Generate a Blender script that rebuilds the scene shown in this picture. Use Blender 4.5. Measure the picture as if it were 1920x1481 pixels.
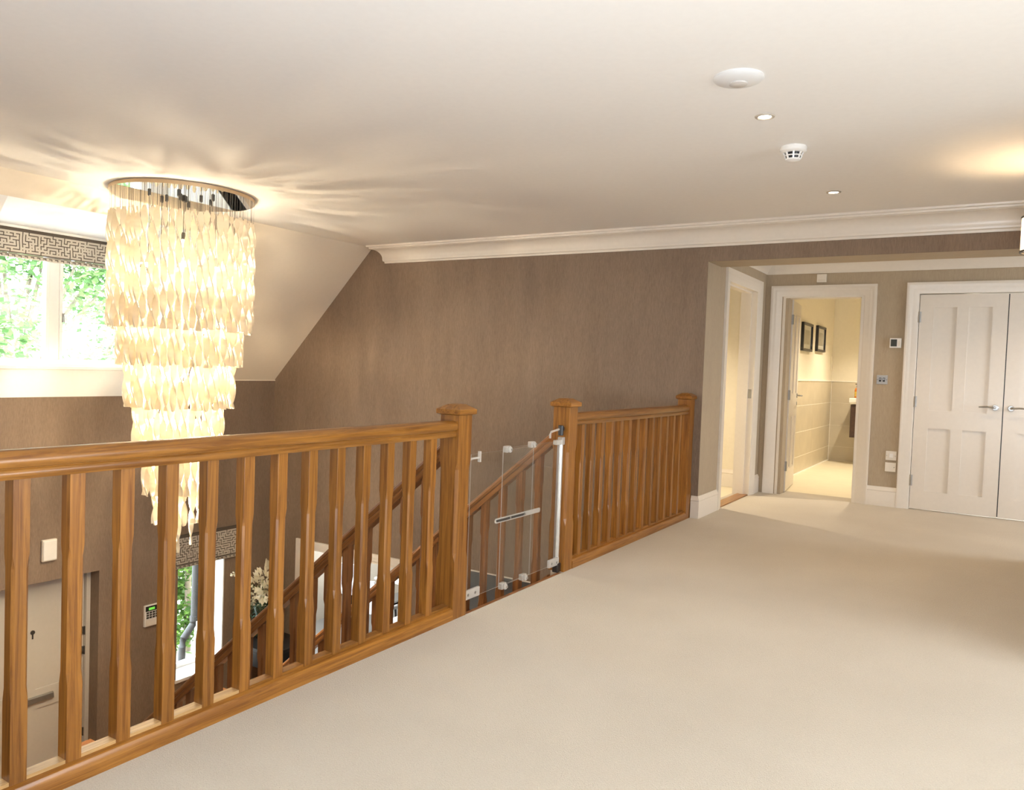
import bpy, bmesh, math, random
from mathutils import Vector, Matrix, Euler
PI = math.pi
random.seed(11)
for o in list(bpy.data.objects):
    bpy.data.objects.remove(o)
S = bpy.context.scene
COL = S.collection

# ------------------------------------------------------------------ camera
YAW, PITCH, ROLL, FPX = 0.55622797, -0.03604184, 0.03613532, 1458.02
cy, sy, cp, sp = math.cos(YAW), math.sin(YAW), math.cos(PITCH), math.sin(PITCH)
fw = Vector((-sy * cp, cy * cp, sp)); rt = Vector((cy, sy, 0)); up = rt.cross(fw)
cr, sr = math.cos(ROLL), math.sin(ROLL)
rt, up = rt * cr + up * sr, up * cr - rt * sr
cam = bpy.data.cameras.new('camera')
cam.sensor_width = 36.0; cam.lens = 36.0 * FPX / 1920; cam.sensor_fit = 'HORIZONTAL'
cam.clip_start = 0.05; cam.clip_end = 200
camo = bpy.data.objects.new('camera', cam); COL.objects.link(camo)
M = Matrix((rt, up, -fw)).transposed().to_4x4(); M.translation = Vector((0, 0, 1.185))
camo.matrix_world = M
S.camera = camo

# ------------------------------------------------------------------ world, lights, exposure
S.view_settings.view_transform = 'Standard'; S.view_settings.look = 'None'
S.view_settings.exposure = 0.58; S.view_settings.gamma = 1.0; S.view_settings.use_curve_mapping = False
S.cycles.max_bounces = 8; S.cycles.diffuse_bounces = 5; S.cycles.glossy_bounces = 4
S.cycles.transmission_bounces = 6; S.cycles.transparent_max_bounces = 16
S.cycles.sample_clamp_indirect = 6.0
W = bpy.data.worlds.new('sky'); S.world = W; W.use_nodes = True
bgn = W.node_tree.nodes['Background']
bgn.inputs[0].default_value = (0.86, 0.93, 1.0, 1); bgn.inputs[1].default_value = 11.0

def area(name, loc, target, sx, sy_, watts, col):
    d = bpy.data.lights.new(name, 'AREA'); d.shape = 'RECTANGLE'; d.size = sx; d.size_y = sy_
    d.energy = watts; d.color = col
    o = bpy.data.objects.new(name, d); COL.objects.link(o); o.location = loc
    o.rotation_euler = (Vector(target) - Vector(loc)).to_track_quat('-Z', 'Y').to_euler()
    o['kind'] = 'structure'
    return o
XL_ = -7.1
DAY = (0.93, 0.97, 1.0); WARM = (1.0, 0.68, 0.36); WARM2 = (1.0, 0.76, 0.48)
def portal(name, loc, target, sx, sy_):
    o = area(name, loc, target, sx, sy_, 1, (1, 1, 1)); o.data.cycles.is_portal = True
portal('window_portal_right', (2.60, 2.61, 1.4), (-2.0, 2.61, 1.4), 2.25, 1.35)
portal('window_portal_hall', (2.60, 7.025, 1.4), (-2.0, 7.025, 1.4), 1.2, 1.35)
portal('window_portal_dormer', (XL_ - .40, 3.725, 1.62), (0, 3.725, 1.62), 1.75, 1.18)
portal('window_portal_added_dormer', (XL_ - .40, -.70, 1.62), (0, -.70, 1.62), 1.75, 1.18)  # unseen extra dormer, added to bring daylight to the left ceiling
portal('window_portal_low', (XL_ - .36, 5.27, -1.46), (0, 5.27, -1.46), .56, 1.5)
# assumed fill light beside the camera, added to even out the near ceiling
area('ceiling_bounce_fill', (.15, -.55, .70), (-.15, .25, 2.385), .9, .9, 118, (.84, .92, 1.0))
area('dining_room_fill', (-7.6, 9.2, -.35), (-7.6, 9.2, -2.0), 1.6, 1.2, 70, DAY)  # unseen fill added to brighten the dining room

# ------------------------------------------------------------------ mesh helpers
class MB:
    def __init__(s): s.v = []; s.f = []; s.m = []
    def add(s, vs, fs, m=0):
        b = len(s.v); s.v += [tuple(x) for x in vs]
        s.f += [tuple(b + i for i in f) for f in fs]; s.m += [m] * len(fs); return s
    def box(s, x0, y0, z0, x1, y1, z1, m=0):
        x0, x1 = sorted((x0, x1)); y0, y1 = sorted((y0, y1)); z0, z1 = sorted((z0, z1))
        vs = [(x0,y0,z0),(x1,y0,z0),(x1,y1,z0),(x0,y1,z0),(x0,y0,z1),(x1,y0,z1),(x1,y1,z1),(x0,y1,z1)]
        return s.add(vs, [(3,2,1,0),(4,5,6,7),(0,1,5,4),(1,2,6,5),(2,3,7,6),(3,0,4,7)], m)
    def obox(s, c, sx, sy_, sz, R, m=0):
        vs = [(a*sx/2, b*sy_/2, d*sz/2) for d in (-1,1) for a, b in ((-1,-1),(1,-1),(1,1),(-1,1))]
        vs = [Vector(c) + R @ Vector(p) for p in vs]
        return s.add(vs, [(3,2,1,0),(4,5,6,7),(0,1,5,4),(1,2,6,5),(2,3,7,6),(3,0,4,7)], m)
    def loft(s, rings, m=0, closed=True, caps=True):
        n = len(rings[0]); vs = [p for r in rings for p in r]; fs = []
        for k in range(len(rings) - 1):
            for i in range(n if closed else n - 1):
                j = (i + 1) % n
                fs.append((k*n+i, k*n+j, (k+1)*n+j, (k+1)*n+i))
        if caps: fs += [tuple(reversed(range(n))), tuple(range((len(rings)-1)*n, len(rings)*n))]
        return s.add(vs, fs, m)
    def prism(s, pts, fn, a, b, m=0):
        return s.loft([[fn(p, q, a) for p, q in pts], [fn(p, q, b) for p, q in pts]], m)
    def tube(s, pts, r, n=8, m=0):
        pts = [Vector(p) for p in pts]; rings = []
        rr = r if isinstance(r, (list, tuple)) else [r] * len(pts)
        for i, p in enumerate(pts):
            t = (pts[min(i+1, len(pts)-1)] - pts[max(i-1, 0)]).normalized()
            h = Vector((0,0,1)) if abs(t.z) < .9 else Vector((1,0,0))
            a = t.cross(h).normalized(); b = t.cross(a)
            rings.append([p + (a*math.cos(2*PI*k/n) + b*math.sin(2*PI*k/n)) * rr[i] for k in range(n)])
        return s.loft(rings, m)
    def lathe(s, prof, c, axis=(0,0,1), n=24, m=0, caps=True):
        ax = Vector(axis).normalized(); h = Vector((1,0,0)) if abs(ax.x) < .9 else Vector((0,1,0))
        a = ax.cross(h).normalized(); b = ax.cross(a); c = Vector(c)
        rings = [[c + ax*z + (a*math.cos(2*PI*k/n) + b*math.sin(2*PI*k/n))*max(r, 1e-5) for k in range(n)] for r, z in prof]
        return s.loft(rings, m, caps=caps)
    def sphere(s, c, r, n=12, m=0, sz=1.0):
        k = max(4, n // 2)
        return s.lathe([(r*math.sin(PI*i/k), -r*sz*math.cos(PI*i/k)) for i in range(k+1)], c, n=n, m=m)

WL = {}
def fix_normals(me):
    bm = bmesh.new(); bm.from_mesh(me); bmesh.ops.recalc_face_normals(bm, faces=bm.faces); bm.to_mesh(me); bm.free()
def link(o, parent, wl):
    COL.objects.link(o)
    if parent is not None:
        o.parent = parent; o.location = Vector(wl) - WL[parent]
    else: o.location = wl
    WL[o] = Vector(wl)
    return o
def build(name, mb, mat, parent=None, smooth=False, bev=0.0, org=None, fix=True):
    vs = [Vector(v) for v in mb.v]
    if org is None:
        lo = [min(v[i] for v in vs) for i in range(3)]; hi = [max(v[i] for v in vs) for i in range(3)]
        org = Vector(((lo[0]+hi[0])/2, (lo[1]+hi[1])/2, lo[2]))
    org = Vector(org)
    me = bpy.data.meshes.new(name)
    me.from_pydata([v - org for v in vs], [], mb.f)
    for mm in (mat if isinstance(mat, (list, tuple)) else [mat]): me.materials.append(mm)
    me.polygons.foreach_set('material_index', mb.m)
    if fix: fix_normals(me)
    if smooth:
        me.polygons.foreach_set('use_smooth', [True]*len(me.polygons))
        try: me.set_sharp_from_angle(angle=math.radians(35))
        except Exception: pass
    o = bpy.data.objects.new(name, me)
    link(o, parent, org)
    if bev:
        b = o.modifiers.new('bevel', 'BEVEL'); b.width = bev; b.segments = 2; b.limit_method = 'ANGLE'; b.angle_limit = math.radians(40)
    return o
def inst(src, wl, parent=None, rot=None, name=None):
    o = bpy.data.objects.new(name or src.name.split('.')[0], src.data)
    for md in src.modifiers:
        b = o.modifiers.new(md.name, md.type)
        if md.type == 'BEVEL': b.width = md.width; b.segments = md.segments; b.limit_method = 'ANGLE'; b.angle_limit = md.angle_limit
    if rot is not None: o.rotation_euler = rot
    return link(o, parent, wl)
def empty(name, loc, label=None, cat=None, group=None, kind=None, parent=None):
    o = bpy.data.objects.new(name, None); o.empty_display_size = .1
    link(o, parent, loc); return tag(o, label, cat, group, kind)
def tag(o, label=None, cat=None, group=None, kind=None):
    if label: o['label'] = label
    if cat: o['category'] = cat
    if group: o['group'] = group
    if kind: o['kind'] = kind
    return o
def struct(name, mb, mat, label=None, cat=None, **k):
    return tag(build(name, mb, mat, **k), label, cat, None, 'structure')
def holed(mb, axis, c0, c1, u0, u1, z0, z1, holes, m=0):
    us = sorted({u0, u1, *[min(max(h[i], u0), u1) for h in holes for i in (0, 1)]})
    zs = sorted({z0, z1, *[min(max(h[i], z0), z1) for h in holes for i in (2, 3)]})
    for a, b in zip(us, us[1:]):
        for p, q in zip(zs, zs[1:]):
            mu, mz = (a+b)/2, (p+q)/2
            if any(h[0] < mu < h[1] and h[2] < mz < h[3] for h in holes): continue
            if axis == 'y': mb.box(a, c0, p, b, c1, q, m)
            else: mb.box(c0, a, p, c1, b, q, m)
    return mb

# ------------------------------------------------------------------ materials
def nmat(name):
    m = bpy.data.materials.new(name); m.use_nodes = True
    nt = m.node_tree; return m, nt, nt.nodes['Principled BSDF']
def N(nt, t, **k):
    n = nt.nodes.new(t)
    for a, b in k.items(): setattr(n, a, b)
    return n
def L(nt, a, b): nt.links.new(a, b)
def plain(name, col, rough=.5, metal=0.0, var=.06, scale=30, bump=0.0, bscale=200, spec=None):
    m, nt, p = nmat(name)
    tc = N(nt, 'ShaderNodeTexCoord'); no = N(nt, 'ShaderNodeTexNoise')
    no.inputs['Scale'].default_value = scale; no.inputs['Detail'].default_value = 4
    L(nt, tc.outputs['Object'], no.inputs['Vector'])
    r = N(nt, 'ShaderNodeValToRGB')
    r.color_ramp.elements[0].position = .3; r.color_ramp.elements[1].position = .7
    r.color_ramp.elements[0].color = (*[c*(1-var) for c in col], 1)
    r.color_ramp.elements[1].color = (*[min(1, c*(1+var)) for c in col], 1)
    L(nt, no.outputs['Fac'], r.inputs['Fac']); L(nt, r.outputs['Color'], p.inputs['Base Color'])
    p.inputs['Roughness'].default_value = rough; p.inputs['Metallic'].default_value = metal
    if spec is not None: p.inputs['Specular IOR Level'].default_value = spec
    if bump:
        n2 = N(nt, 'ShaderNodeTexNoise'); n2.inputs['Scale'].default_value = bscale; n2.inputs['Detail'].default_value = 3
        L(nt, tc.outputs['Object'], n2.inputs['Vector'])
        b = N(nt, 'ShaderNodeBump'); b.inputs['Strength'].default_value = bump; b.inputs['Distance'].default_value = .004
        L(nt, n2.outputs['Fac'], b.inputs['Height']); L(nt, b.outputs['Normal'], p.inputs['Normal'])
    return m
def wallpaper(name, c1, c2):
    m, nt, p = nmat(name)
    tc = N(nt, 'ShaderNodeTexCoord'); mp = N(nt, 'ShaderNodeMapping'); mp.inputs['Scale'].default_value = (105, 105, 13)
    no = N(nt, 'ShaderNodeTexNoise'); no.inputs['Scale'].default_value = 1.6; no.inputs['Detail'].default_value = 5; no.inputs['Roughness'].default_value = .7
    L(nt, tc.outputs['Object'], mp.inputs['Vector']); L(nt, mp.outputs['Vector'], no.inputs['Vector'])
    big = N(nt, 'ShaderNodeTexNoise'); big.inputs['Scale'].default_value = 2.5
    mp2 = N(nt, 'ShaderNodeMapping'); mp2.inputs['Scale'].default_value = (3, 3, .6)
    L(nt, tc.outputs['Object'], mp2.inputs['Vector']); L(nt, mp2.outputs['Vector'], big.inputs['Vector'])
    ad = N(nt, 'ShaderNodeMath', operation='MULTIPLY_ADD'); ad.inputs[1].default_value = .35; L(nt, big.outputs['Fac'], ad.inputs[0])
    ad2 = N(nt, 'ShaderNodeMath', operation='SUBTRACT'); ad2.inputs[1].default_value = .17
    L(nt, no.outputs['Fac'], ad2.inputs[0]); L(nt, ad2.outputs[0], ad.inputs[2])
    r = N(nt, 'ShaderNodeValToRGB'); r.color_ramp.elements[0].position = .3; r.color_ramp.elements[1].position = .72
    r.color_ramp.elements[0].color = (*c1, 1); r.color_ramp.elements[1].color = (*c2, 1)
    L(nt, ad.outputs[0], r.inputs['Fac']); L(nt, r.outputs['Color'], p.inputs['Base Color'])
    b = N(nt, 'ShaderNodeBump'); b.inputs['Strength'].default_value = .25; b.inputs['Distance'].default_value = .002
    L(nt, no.outputs['Fac'], b.inputs['Height']); L(nt, b.outputs['Normal'], p.inputs['Normal'])
    p.inputs['Roughness'].default_value = .75; p.inputs['Specular IOR Level'].default_value = .25
    return m
def oak(name, axis, c1, c2, rough=.34, slope=0.0):
    m, nt, p = nmat(name)
    tc = N(nt, 'ShaderNodeTexCoord'); oi = N(nt, 'ShaderNodeObjectInfo')
    mr = N(nt, 'ShaderNodeMapping'); mr.inputs['Rotation'].default_value = (0, slope, 0)
    L(nt, tc.outputs['Object'], mr.inputs['Vector'])
    mp = N(nt, 'ShaderNodeMapping')
    mp.inputs['Scale'].default_value = {'x': (1.6, 42, 42), 'y': (42, 1.6, 42), 'z': (42, 42, 1.6)}[axis]
    L(nt, mr.outputs['Vector'], mp.inputs['Vector'])
    mu = N(nt, 'ShaderNodeVectorMath', operation='SCALE'); mu.inputs[0].default_value = (17, 31, 23)
    L(nt, oi.outputs['Random'], mu.inputs['Scale'])
    av = N(nt, 'ShaderNodeVectorMath', operation='ADD'); L(nt, mp.outputs['Vector'], av.inputs[0]); L(nt, mu.outputs['Vector'], av.inputs[1])
    no = N(nt, 'ShaderNodeTexNoise'); no.inputs['Scale'].default_value = 1.5; no.inputs['Detail'].default_value = 9
    no.inputs['Roughness'].default_value = .68; no.inputs['Distortion'].default_value = .8
    L(nt, av.outputs['Vector'], no.inputs['Vector'])
    r = N(nt, 'ShaderNodeValToRGB'); r.color_ramp.elements[0].position = .36; r.color_ramp.elements[1].position = .62
    r.color_ramp.elements[0].color = (*[q*.82 for q in c1], 1); r.color_ramp.elements[1].color = (*c2, 1)
    L(nt, no.outputs['Fac'], r.inputs['Fac'])
    hs = N(nt, 'ShaderNodeHueSaturation'); mv = N(nt, 'ShaderNodeMapRange')
    mv.inputs['To Min'].default_value = .86; mv.inputs['To Max'].default_value = 1.12
    L(nt, oi.outputs['Random'], mv.inputs['Value']); L(nt, mv.outputs['Result'], hs.inputs['Value'])
    L(nt, r.outputs['Color'], hs.inputs['Color']); L(nt, hs.outputs['Color'], p.inputs['Base Color'])
    b = N(nt, 'ShaderNodeBump'); b.inputs['Strength'].default_value = .12; b.inputs['Distance'].default_value = .002
    L(nt, no.outputs['Fac'], b.inputs['Height']); L(nt, b.outputs['Normal'], p.inputs['Normal'])
    p.inputs['Roughness'].default_value = rough
    return m
def carpet(name, c1, c2):
    m, nt, p = nmat(name)
    tc = N(nt, 'ShaderNodeTexCoord')
    a = N(nt, 'ShaderNodeTexNoise'); a.inputs['Scale'].default_value = 1.3; a.inputs['Detail'].default_value = 3
    f = N(nt, 'ShaderNodeTexNoise'); f.inputs['Scale'].default_value = 150; f.inputs['Detail'].default_value = 6; f.inputs['Roughness'].default_value = .75
    v = N(nt, 'ShaderNodeTexVoronoi'); v.inputs['Scale'].default_value = 260
    for n in (a, f, v): L(nt, tc.outputs['Object'], n.inputs['Vector'])
    mx = N(nt, 'ShaderNodeMath', operation='MULTIPLY_ADD'); mx.inputs[1].default_value = .45
    L(nt, a.outputs['Fac'], mx.inputs[0])
    m2 = N(nt, 'ShaderNodeMath', operation='MULTIPLY'); m2.inputs[1].default_value = .55; L(nt, f.outputs['Fac'], m2.inputs[0])
    L(nt, m2.outputs[0], mx.inputs[2])
    r = N(nt, 'ShaderNodeValToRGB'); r.color_ramp.elements[0].position = .3; r.color_ramp.elements[1].position = .7
    r.color_ramp.elements[0].color = (*c1, 1); r.color_ramp.elements[1].color = (*c2, 1)
    L(nt, mx.outputs[0], r.inputs['Fac']); L(nt, r.outputs['Color'], p.inputs['Base Color'])
    ad = N(nt, 'ShaderNodeMath', operation='ADD'); L(nt, f.outputs['Fac'], ad.inputs[0]); L(nt, v.outputs['Distance'], ad.inputs[1])
    b = N(nt, 'ShaderNodeBump'); b.inputs['Strength'].default_value = .55; b.inputs['Distance'].default_value = .0045
    L(nt, ad.outputs[0], b.inputs['Height']); L(nt, b.outputs['Normal'], p.inputs['Normal'])
    p.inputs['Roughness'].default_value = .95; p.inputs['Specular IOR Level'].default_value = .1
    p.inputs['Sheen Weight'].default_value = .15
    return m
def clear(name, tint=(.97, .98, .98), base=.03):
    m = bpy.data.materials.new(name); m.use_nodes = True; nt = m.node_tree; nt.nodes.clear()
    out = N(nt, 'ShaderNodeOutputMaterial'); mix = N(nt, 'ShaderNodeMixShader')
    t = N(nt, 'ShaderNodeBsdfTransparent'); t.inputs[0].default_value = (*tint, 1)
    g = N(nt, 'ShaderNodeBsdfGlossy'); g.inputs['Roughness'].default_value = .02
    lw = N(nt, 'ShaderNodeLayerWeight'); lw.inputs['Blend'].default_value = .5
    fr = N(nt, 'ShaderNodeMath', operation='POWER'); L(nt, lw.outputs['Facing'], fr.inputs[0]); fr.inputs[1].default_value = 5
    no = N(nt, 'ShaderNodeTexNoise'); no.inputs['Scale'].default_value = 3
    ad = N(nt, 'ShaderNodeMath', operation='MULTIPLY_ADD'); ad.inputs[1].default_value = base
    L(nt, no.outputs['Fac'], ad.inputs[0]); L(nt, fr.outputs[0], ad.inputs[2]); ad.use_clamp = True
    L(nt, ad.outputs[0], mix.inputs[0]); L(nt, t.outputs[0], mix.inputs[1]); L(nt, g.outputs[0], mix.inputs[2])
    L(nt, mix.outputs[0], out.inputs[0])
    return m
def translucent(name, col, frac=.5, rough=.4):
    m = bpy.data.materials.new(name); m.use_nodes = True; nt = m.node_tree; p = nt.nodes['Principled BSDF']
    out = nt.nodes['Material Output']; mix = N(nt, 'ShaderNodeMixShader'); mix.inputs[0].default_value = frac
    tc = N(nt, 'ShaderNodeTexCoord'); no = N(nt, 'ShaderNodeTexNoise'); no.inputs['Scale'].default_value = 22
    L(nt, tc.outputs['Object'], no.inputs['Vector'])
    r = N(nt, 'ShaderNodeValToRGB'); r.color_ramp.elements[0].color = (*[c*.93 for c in col], 1); r.color_ramp.elements[1].color = (*col, 1)
    L(nt, no.outputs['Fac'], r.inputs['Fac']); L(nt, r.outputs['Color'], p.inputs['Base Color'])
    p.inputs['Roughness'].default_value = rough
    t = N(nt, 'ShaderNodeBsdfTranslucent'); L(nt, r.outputs['Color'], t.inputs[0])
    L(nt, p.outputs[0], mix.inputs[1]); L(nt, t.outputs[0], mix.inputs[2]); L(nt, mix.outputs[0], out.inputs[0])
    return m
def glow(name, col, strength):
    m, nt, p = nmat(name)
    p.inputs['Base Color'].default_value = (*col, 1); p.inputs['Emission Color'].default_value = (*col, 1)
    p.inputs['Emission Strength'].default_value = strength
    return m

BROWN = wallpaper('brown_wallpaper', (.188, .134, .096), (.268, .200, .147))
BEIGE = wallpaper('taupe_wallpaper', (.40, .325, .235), (.47, .39, .285))
WHITE = plain('white_gloss_paint', (.77, .715, .64), .3, var=.015)
CEIL = plain('ceiling_paint', (.86, .84, .815), .8, var=.01, spec=.2)
SLOPE = plain('sloped_ceiling_paint', (.80, .72, .60), .8, var=.01, spec=.2)
CREAM = plain('cream_wall_paint', (.82, .76, .62), .7, var=.015)
APRON = plain('bright_white_paint', (.90, .90, .89), .5, var=.01)
CARPET = carpet('cream_carpet', (.47, .41, .325), (.62, .555, .455))
OZ = oak('oak_upright', 'z', (.175, .058, .007), (.310, .128, .021))
OY = oak('oak_along_landing', 'y', (.185, .063, .008), (.325, .137, .023), .28)
OX = oak('oak_along_stairs', 'x', (.20, .075, .022), (.33, .135, .042), .3)
SLA = math.atan(.857)
OS = oak('oak_on_slope', 'x', (.20, .075, .022), (.34, .14, .042), .3, SLA)
OSZ = oak('oak_stair_upright', 'z', (.19, .070, .020), (.31, .125, .038), .35)
LITOAK = oak('lit_oak_fillet', 'y', (.40, .22, .08), (.58, .36, .15), .4)  # paler oak puts the light on the near fillets into the colour
CHROME = plain('polished_chrome', (.42, .42, .41), .34, 1.0, .02)
STEEL = plain('brushed_steel', (.46, .45, .43), .38, 1.0, .04)
RING = plain('beige_ring', (.50, .44, .37), .4)
SATIN = plain('satin_plate', (.42, .42, .42), .35, .3, .02)
MIRROR = plain('mirror_steel', (.93, .92, .90), .03, 1.0, .005)
GOLD = plain('warm_canopy_edge', (.66, .50, .32), .35, .7, .04)
BLACK = plain('black_plastic', (.016, .015, .015), .35)
DARKGREY = plain('dark_grey_metal', (.07, .065, .06), .4, .5)
PLASTIC = plain('white_plastic', (.82, .80, .77), .35, var=.01)
IVORY = plain('ivory_plastic', (.78, .73, .65), .35, var=.01)
CLEAR = clear('clear_acrylic')
GLASS = clear('window_glass', (.96, .98, .97), .02)
EDGE = translucent('acrylic_edge', (.80, .78, .74), .5, .1)
nt = EDGE.node_tree; mx = N(nt, 'ShaderNodeMixShader'); mx.inputs[0].default_value = .5; tb = N(nt, 'ShaderNodeBsdfTransparent')
old = nt.nodes['Material Output'].inputs[0].links[0].from_socket; L(nt, old, mx.inputs[1]); L(nt, tb.outputs[0], mx.inputs[2]); L(nt, mx.outputs[0], nt.nodes['Material Output'].inputs[0])
STRIP = translucent('porcelain_strip', (.97, .91, .79), .62, .35)
SHADE = translucent('white_lamp_shade', (.95, .90, .80), .6, .5)
BULB = glow('lit_bulb', (1, .85, .6), 40)
LED = glow('downlight_lens', (1, .9, .75), 14)
LCD = glow('green_display', (.15, .6, .08), .5)
FABRIC = plain('blind_fabric', (.50, .46, .40), .85, var=.10, scale=260, bump=.2, bscale=700)
FABDARK = plain('blind_print', (.085, .068, .055), .85, var=.15, scale=260)
TILE = plain('stone_tile', (.60, .53, .40), .35, var=.05, scale=6)
GROUT = plain('tile_grout', (.93, .90, .82), .7)
BATHFLOOR = plain('bathroom_floor', (.78, .70, .52), .4, var=.03, scale=5)
WENGE = plain('dark_wood_cabinet', (.070, .038, .026), .3, var=.2, scale=40)
CERAMIC = plain('white_ceramic', (.85, .84, .81), .12, var=.01)
WOODFLOOR = oak('hall_floor_boards', 'y', (.36, .17, .06), (.55, .30, .12), .3)
GREYFLOOR = plain('grey_floor_tile', (.20, .195, .185), .4, var=.06, scale=4)

# ------------------------------------------------------------------ setting: constants
CZ = 2.385; FZ = -2.78; YW = 6.2; XL = -7.1; YH = 8.077; XH = -2.03

# floors
f = MB()
f.box(-2.17, -2.1, -.28, 2.62, 3.0, 0); f.box(-2.09, 3.0, -.28, 2.62, 3.99, 0); f.box(-2.17, 3.99, -.28, 2.62, 6.2, 0)
f.box(-2.03, 6.2, -.28, 2.62, 8.35, 0); f.box(-2.2, 6.83, -.28, -2.03, 7.76, -.001)
struct('floor', f, CARPET, 'pale cream carpet covering the whole landing and hall', 'floor')
f = MB().box(-7.6, -2.1, FZ - .1, 0.2, 6.2, FZ)
struct('floor_ground_level', f, WOODFLOOR, 'brown wooden floor of the entrance hall at the foot of the stairs', 'floor')
f = MB().box(-8.67, 6.2, FZ - .1, -1.5, 11.6, FZ)
struct('floor_dining_room', f, GREYFLOOR, 'grey floor of the dining room seen through the lower opening', 'floor')
f = MB().box(-2.2, 8.35, -.2, -.2, 12.2, 0)
struct('floor_bathroom', f, BATHFLOOR, 'glossy beige bathroom floor beyond the open door', 'floor')
f = MB().box(-5.0, 6.3, -.2, -2.2, 8.35, -.002)
struct('floor_side_room', f, BATHFLOOR, 'pale floor of the room behind the side doorway', 'floor')

# ceilings
f = MB().box(-5.652, -2.1, CZ, 2.62, 6.35, CZ + .15)
struct('ceiling', f, CEIL, 'flat white ceiling over the landing and stairwell', 'ceiling')
# sloped ceiling with the dormer cut out of it
SL0 = (XL, .937); DY0, DY1, DZ = 2.71, 4.74, 2.231
def slx(z): return XL + (z - .937)
f = MB()
def slab(y0, y1, za, zb):
    xa, xb = slx(za), slx(zb); t = .14
    pts = [(xa, za), (xb, zb), (xb - t*.7, zb + t*.7), (xa - t*.7, za + t*.7)]
    f.loft([[(x, y0, z) for x, z in pts], [(x, y1, z) for x, z in pts]])
slab(-2.1, -1.7, .937, CZ + .01); slab(.3, DY0, .937, CZ + .01); slab(-1.7, .3, DZ, CZ + .01); slab(DY1, 6.2, .937, CZ + .01); slab(DY0, DY1, DZ, CZ + .01)  # also leaves a gap for the unseen dormer added for daylight
struct('ceiling_slope', f, SLOPE, 'cream sloped ceiling running down beside the dormer window', 'ceiling')
f = MB()
f.box(-7.45, DY0 - .03, DZ, slx(DZ) + .0, DY1 + .03, DZ + .1); f.box(-7.45, -1.73, DZ, slx(DZ) + .0, .33, DZ + .1)  # second box tops the unseen dormer added for daylight
for y0, y1 in ((DY0 - .06, DY0), (DY1, DY1 + .06), (-1.76, -1.7), (.3, .36)):
    pts = [(-7.1, .90), (slx(DZ), DZ), (-7.45, DZ), (-7.45, .90)]
    f.loft([[(x, y0, z) for x, z in pts], [(x, y1, z) for x, z in pts]])
struct('wall_dormer', f, APRON, 'white top and side cheeks of the dormer recess', 'wall')

# brown far wall (with the lower openings into the dining room)
O1 = (-6.575, -5.10, FZ, -.93); O2 = (-4.55, -3.2, FZ, -.80)
f = MB(); holed(f, 'y', YW, YW + .15, -7.4, -2.2, FZ, 2.6, [O1, O2])
f.box(-2.2, YW, -.28, XH, YW + .005, 2.6); f.box(-2.2, YW, FZ, .2, YW + .15, -.28)
f.box(XH, YW, 2.095, 2.62, YW + .005, 2.6)
struct('wall_far', f, BROWN, 'large brown textured wallpaper wall beyond the stairwell', 'wall')
f = MB(); f.box(XH, YW + .006, 2.095, 2.62, 6.56, 2.6)
struct('wall_hall_beam', f, BEIGE, 'taupe boxed beam over the wide opening into the hall', 'wall')
# left wall (knee wall, front door, two windows)
W1 = (DY0 + .14, DY1 - .14, 1.03, DZ - .02); W2 = (4.99, 5.55, -2.22, -.72); D3 = (3.09, 4.155, FZ, -.875)
f = MB(); holed(f, 'x', XL - .33, XL, -2.1, YW, FZ, .937, [W2, D3]); 
struct('wall_left', f, BROWN, 'brown wallpaper wall with the front door and the low window', 'wall')
f = MB()
holed(f, 'x', XL - .33, XL + .004, DY0, DY1, .772, DZ, [W1])
holed(f, 'x', XL - .33, XL + .004, -1.7, .3, .772, DZ, [(-1.55, .15, 1.03, DZ - .02)])  # front of the unseen dormer, opened only to let daylight in
struct('wall_dormer_front', f, APRON, 'bright white panel around and under the dormer window', 'wall')
# hidden shell behind the camera, with the openings daylight comes through
f = MB(); f.box(-7.4, -2.25, FZ, 2.62, -2.1, 2.6)
struct('wall_near', f, BROWN, 'brown wall behind the viewer', 'wall')
f = MB(); holed(f, 'x', 2.62, 2.77, -2.1, 8.4, -.3, 2.6, [(1.5, 3.72, .75, 2.05), (6.45, 7.6, .75, 2.05)])
struct('wall_right', f, BEIGE, 'right hand landing wall with window openings', 'wall')
f = MB().box(.55, 3.86, 0, 2.62, 6.35, CZ)
struct('wall_right_block', f, BROWN, 'projecting wall block beside the lamp at the right', 'wall')
f = MB().box(.2, -2.1, FZ, .35, 6.35, -.28)
struct('wall_ground_right', f, BROWN, 'ground floor wall under the landing', 'wall')

# dining room shell seen through the lower openings
DR = plain('dining_room_paint', (.62, .56, .46), .7, var=.02)
f = MB(); f.box(-8.67, 11.45, FZ, -1.5, 11.6, -.25); f.box(-8.67, 6.35, FZ, -8.60, 11.6, -.25); f.box(-1.5, 6.35, FZ, -1.35, 11.6, -.25)
f.box(-5.6, 7.6, FZ, -1.5, 7.75, -.27, 1)
struct('wall_dining_room', f, [DR, GREYFLOOR], 'beige walls of the dining room beyond the lower opening', 'wall')
f = MB().box(-8.67, 6.35, -.27, -2.2, 11.6, -.2)
struct('ceiling_dining_room', f, CEIL, 'white ceiling of the dining room', 'ceiling')

# hall
HC = 2.31
D1 = (6.82, 7.76, 0, 2.03)
f = MB(); holed(f, 'x', -2.18, XH, 6.206, 8.35, 0, 2.6, [D1])
struct('wall_hall_left', f, BEIGE, 'narrow taupe hall wall holding the side doorway', 'wall')
f = MB(); holed(f, 'y', YH, YH + .15, XH, 2.62, 0, 2.6, [(-1.80, -1.13, 0, 1.985), (-.645, .765, 0, 1.995)])
struct('wall_hall_back', f, BEIGE, 'taupe end wall of the hall between the bathroom and cupboard doors', 'wall')
f = MB().box(XH, 6.56, HC, 2.62, YH, HC + .15)
struct('ceiling_hall', f, CEIL, 'lower white ceiling of the hall', 'ceiling')
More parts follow.
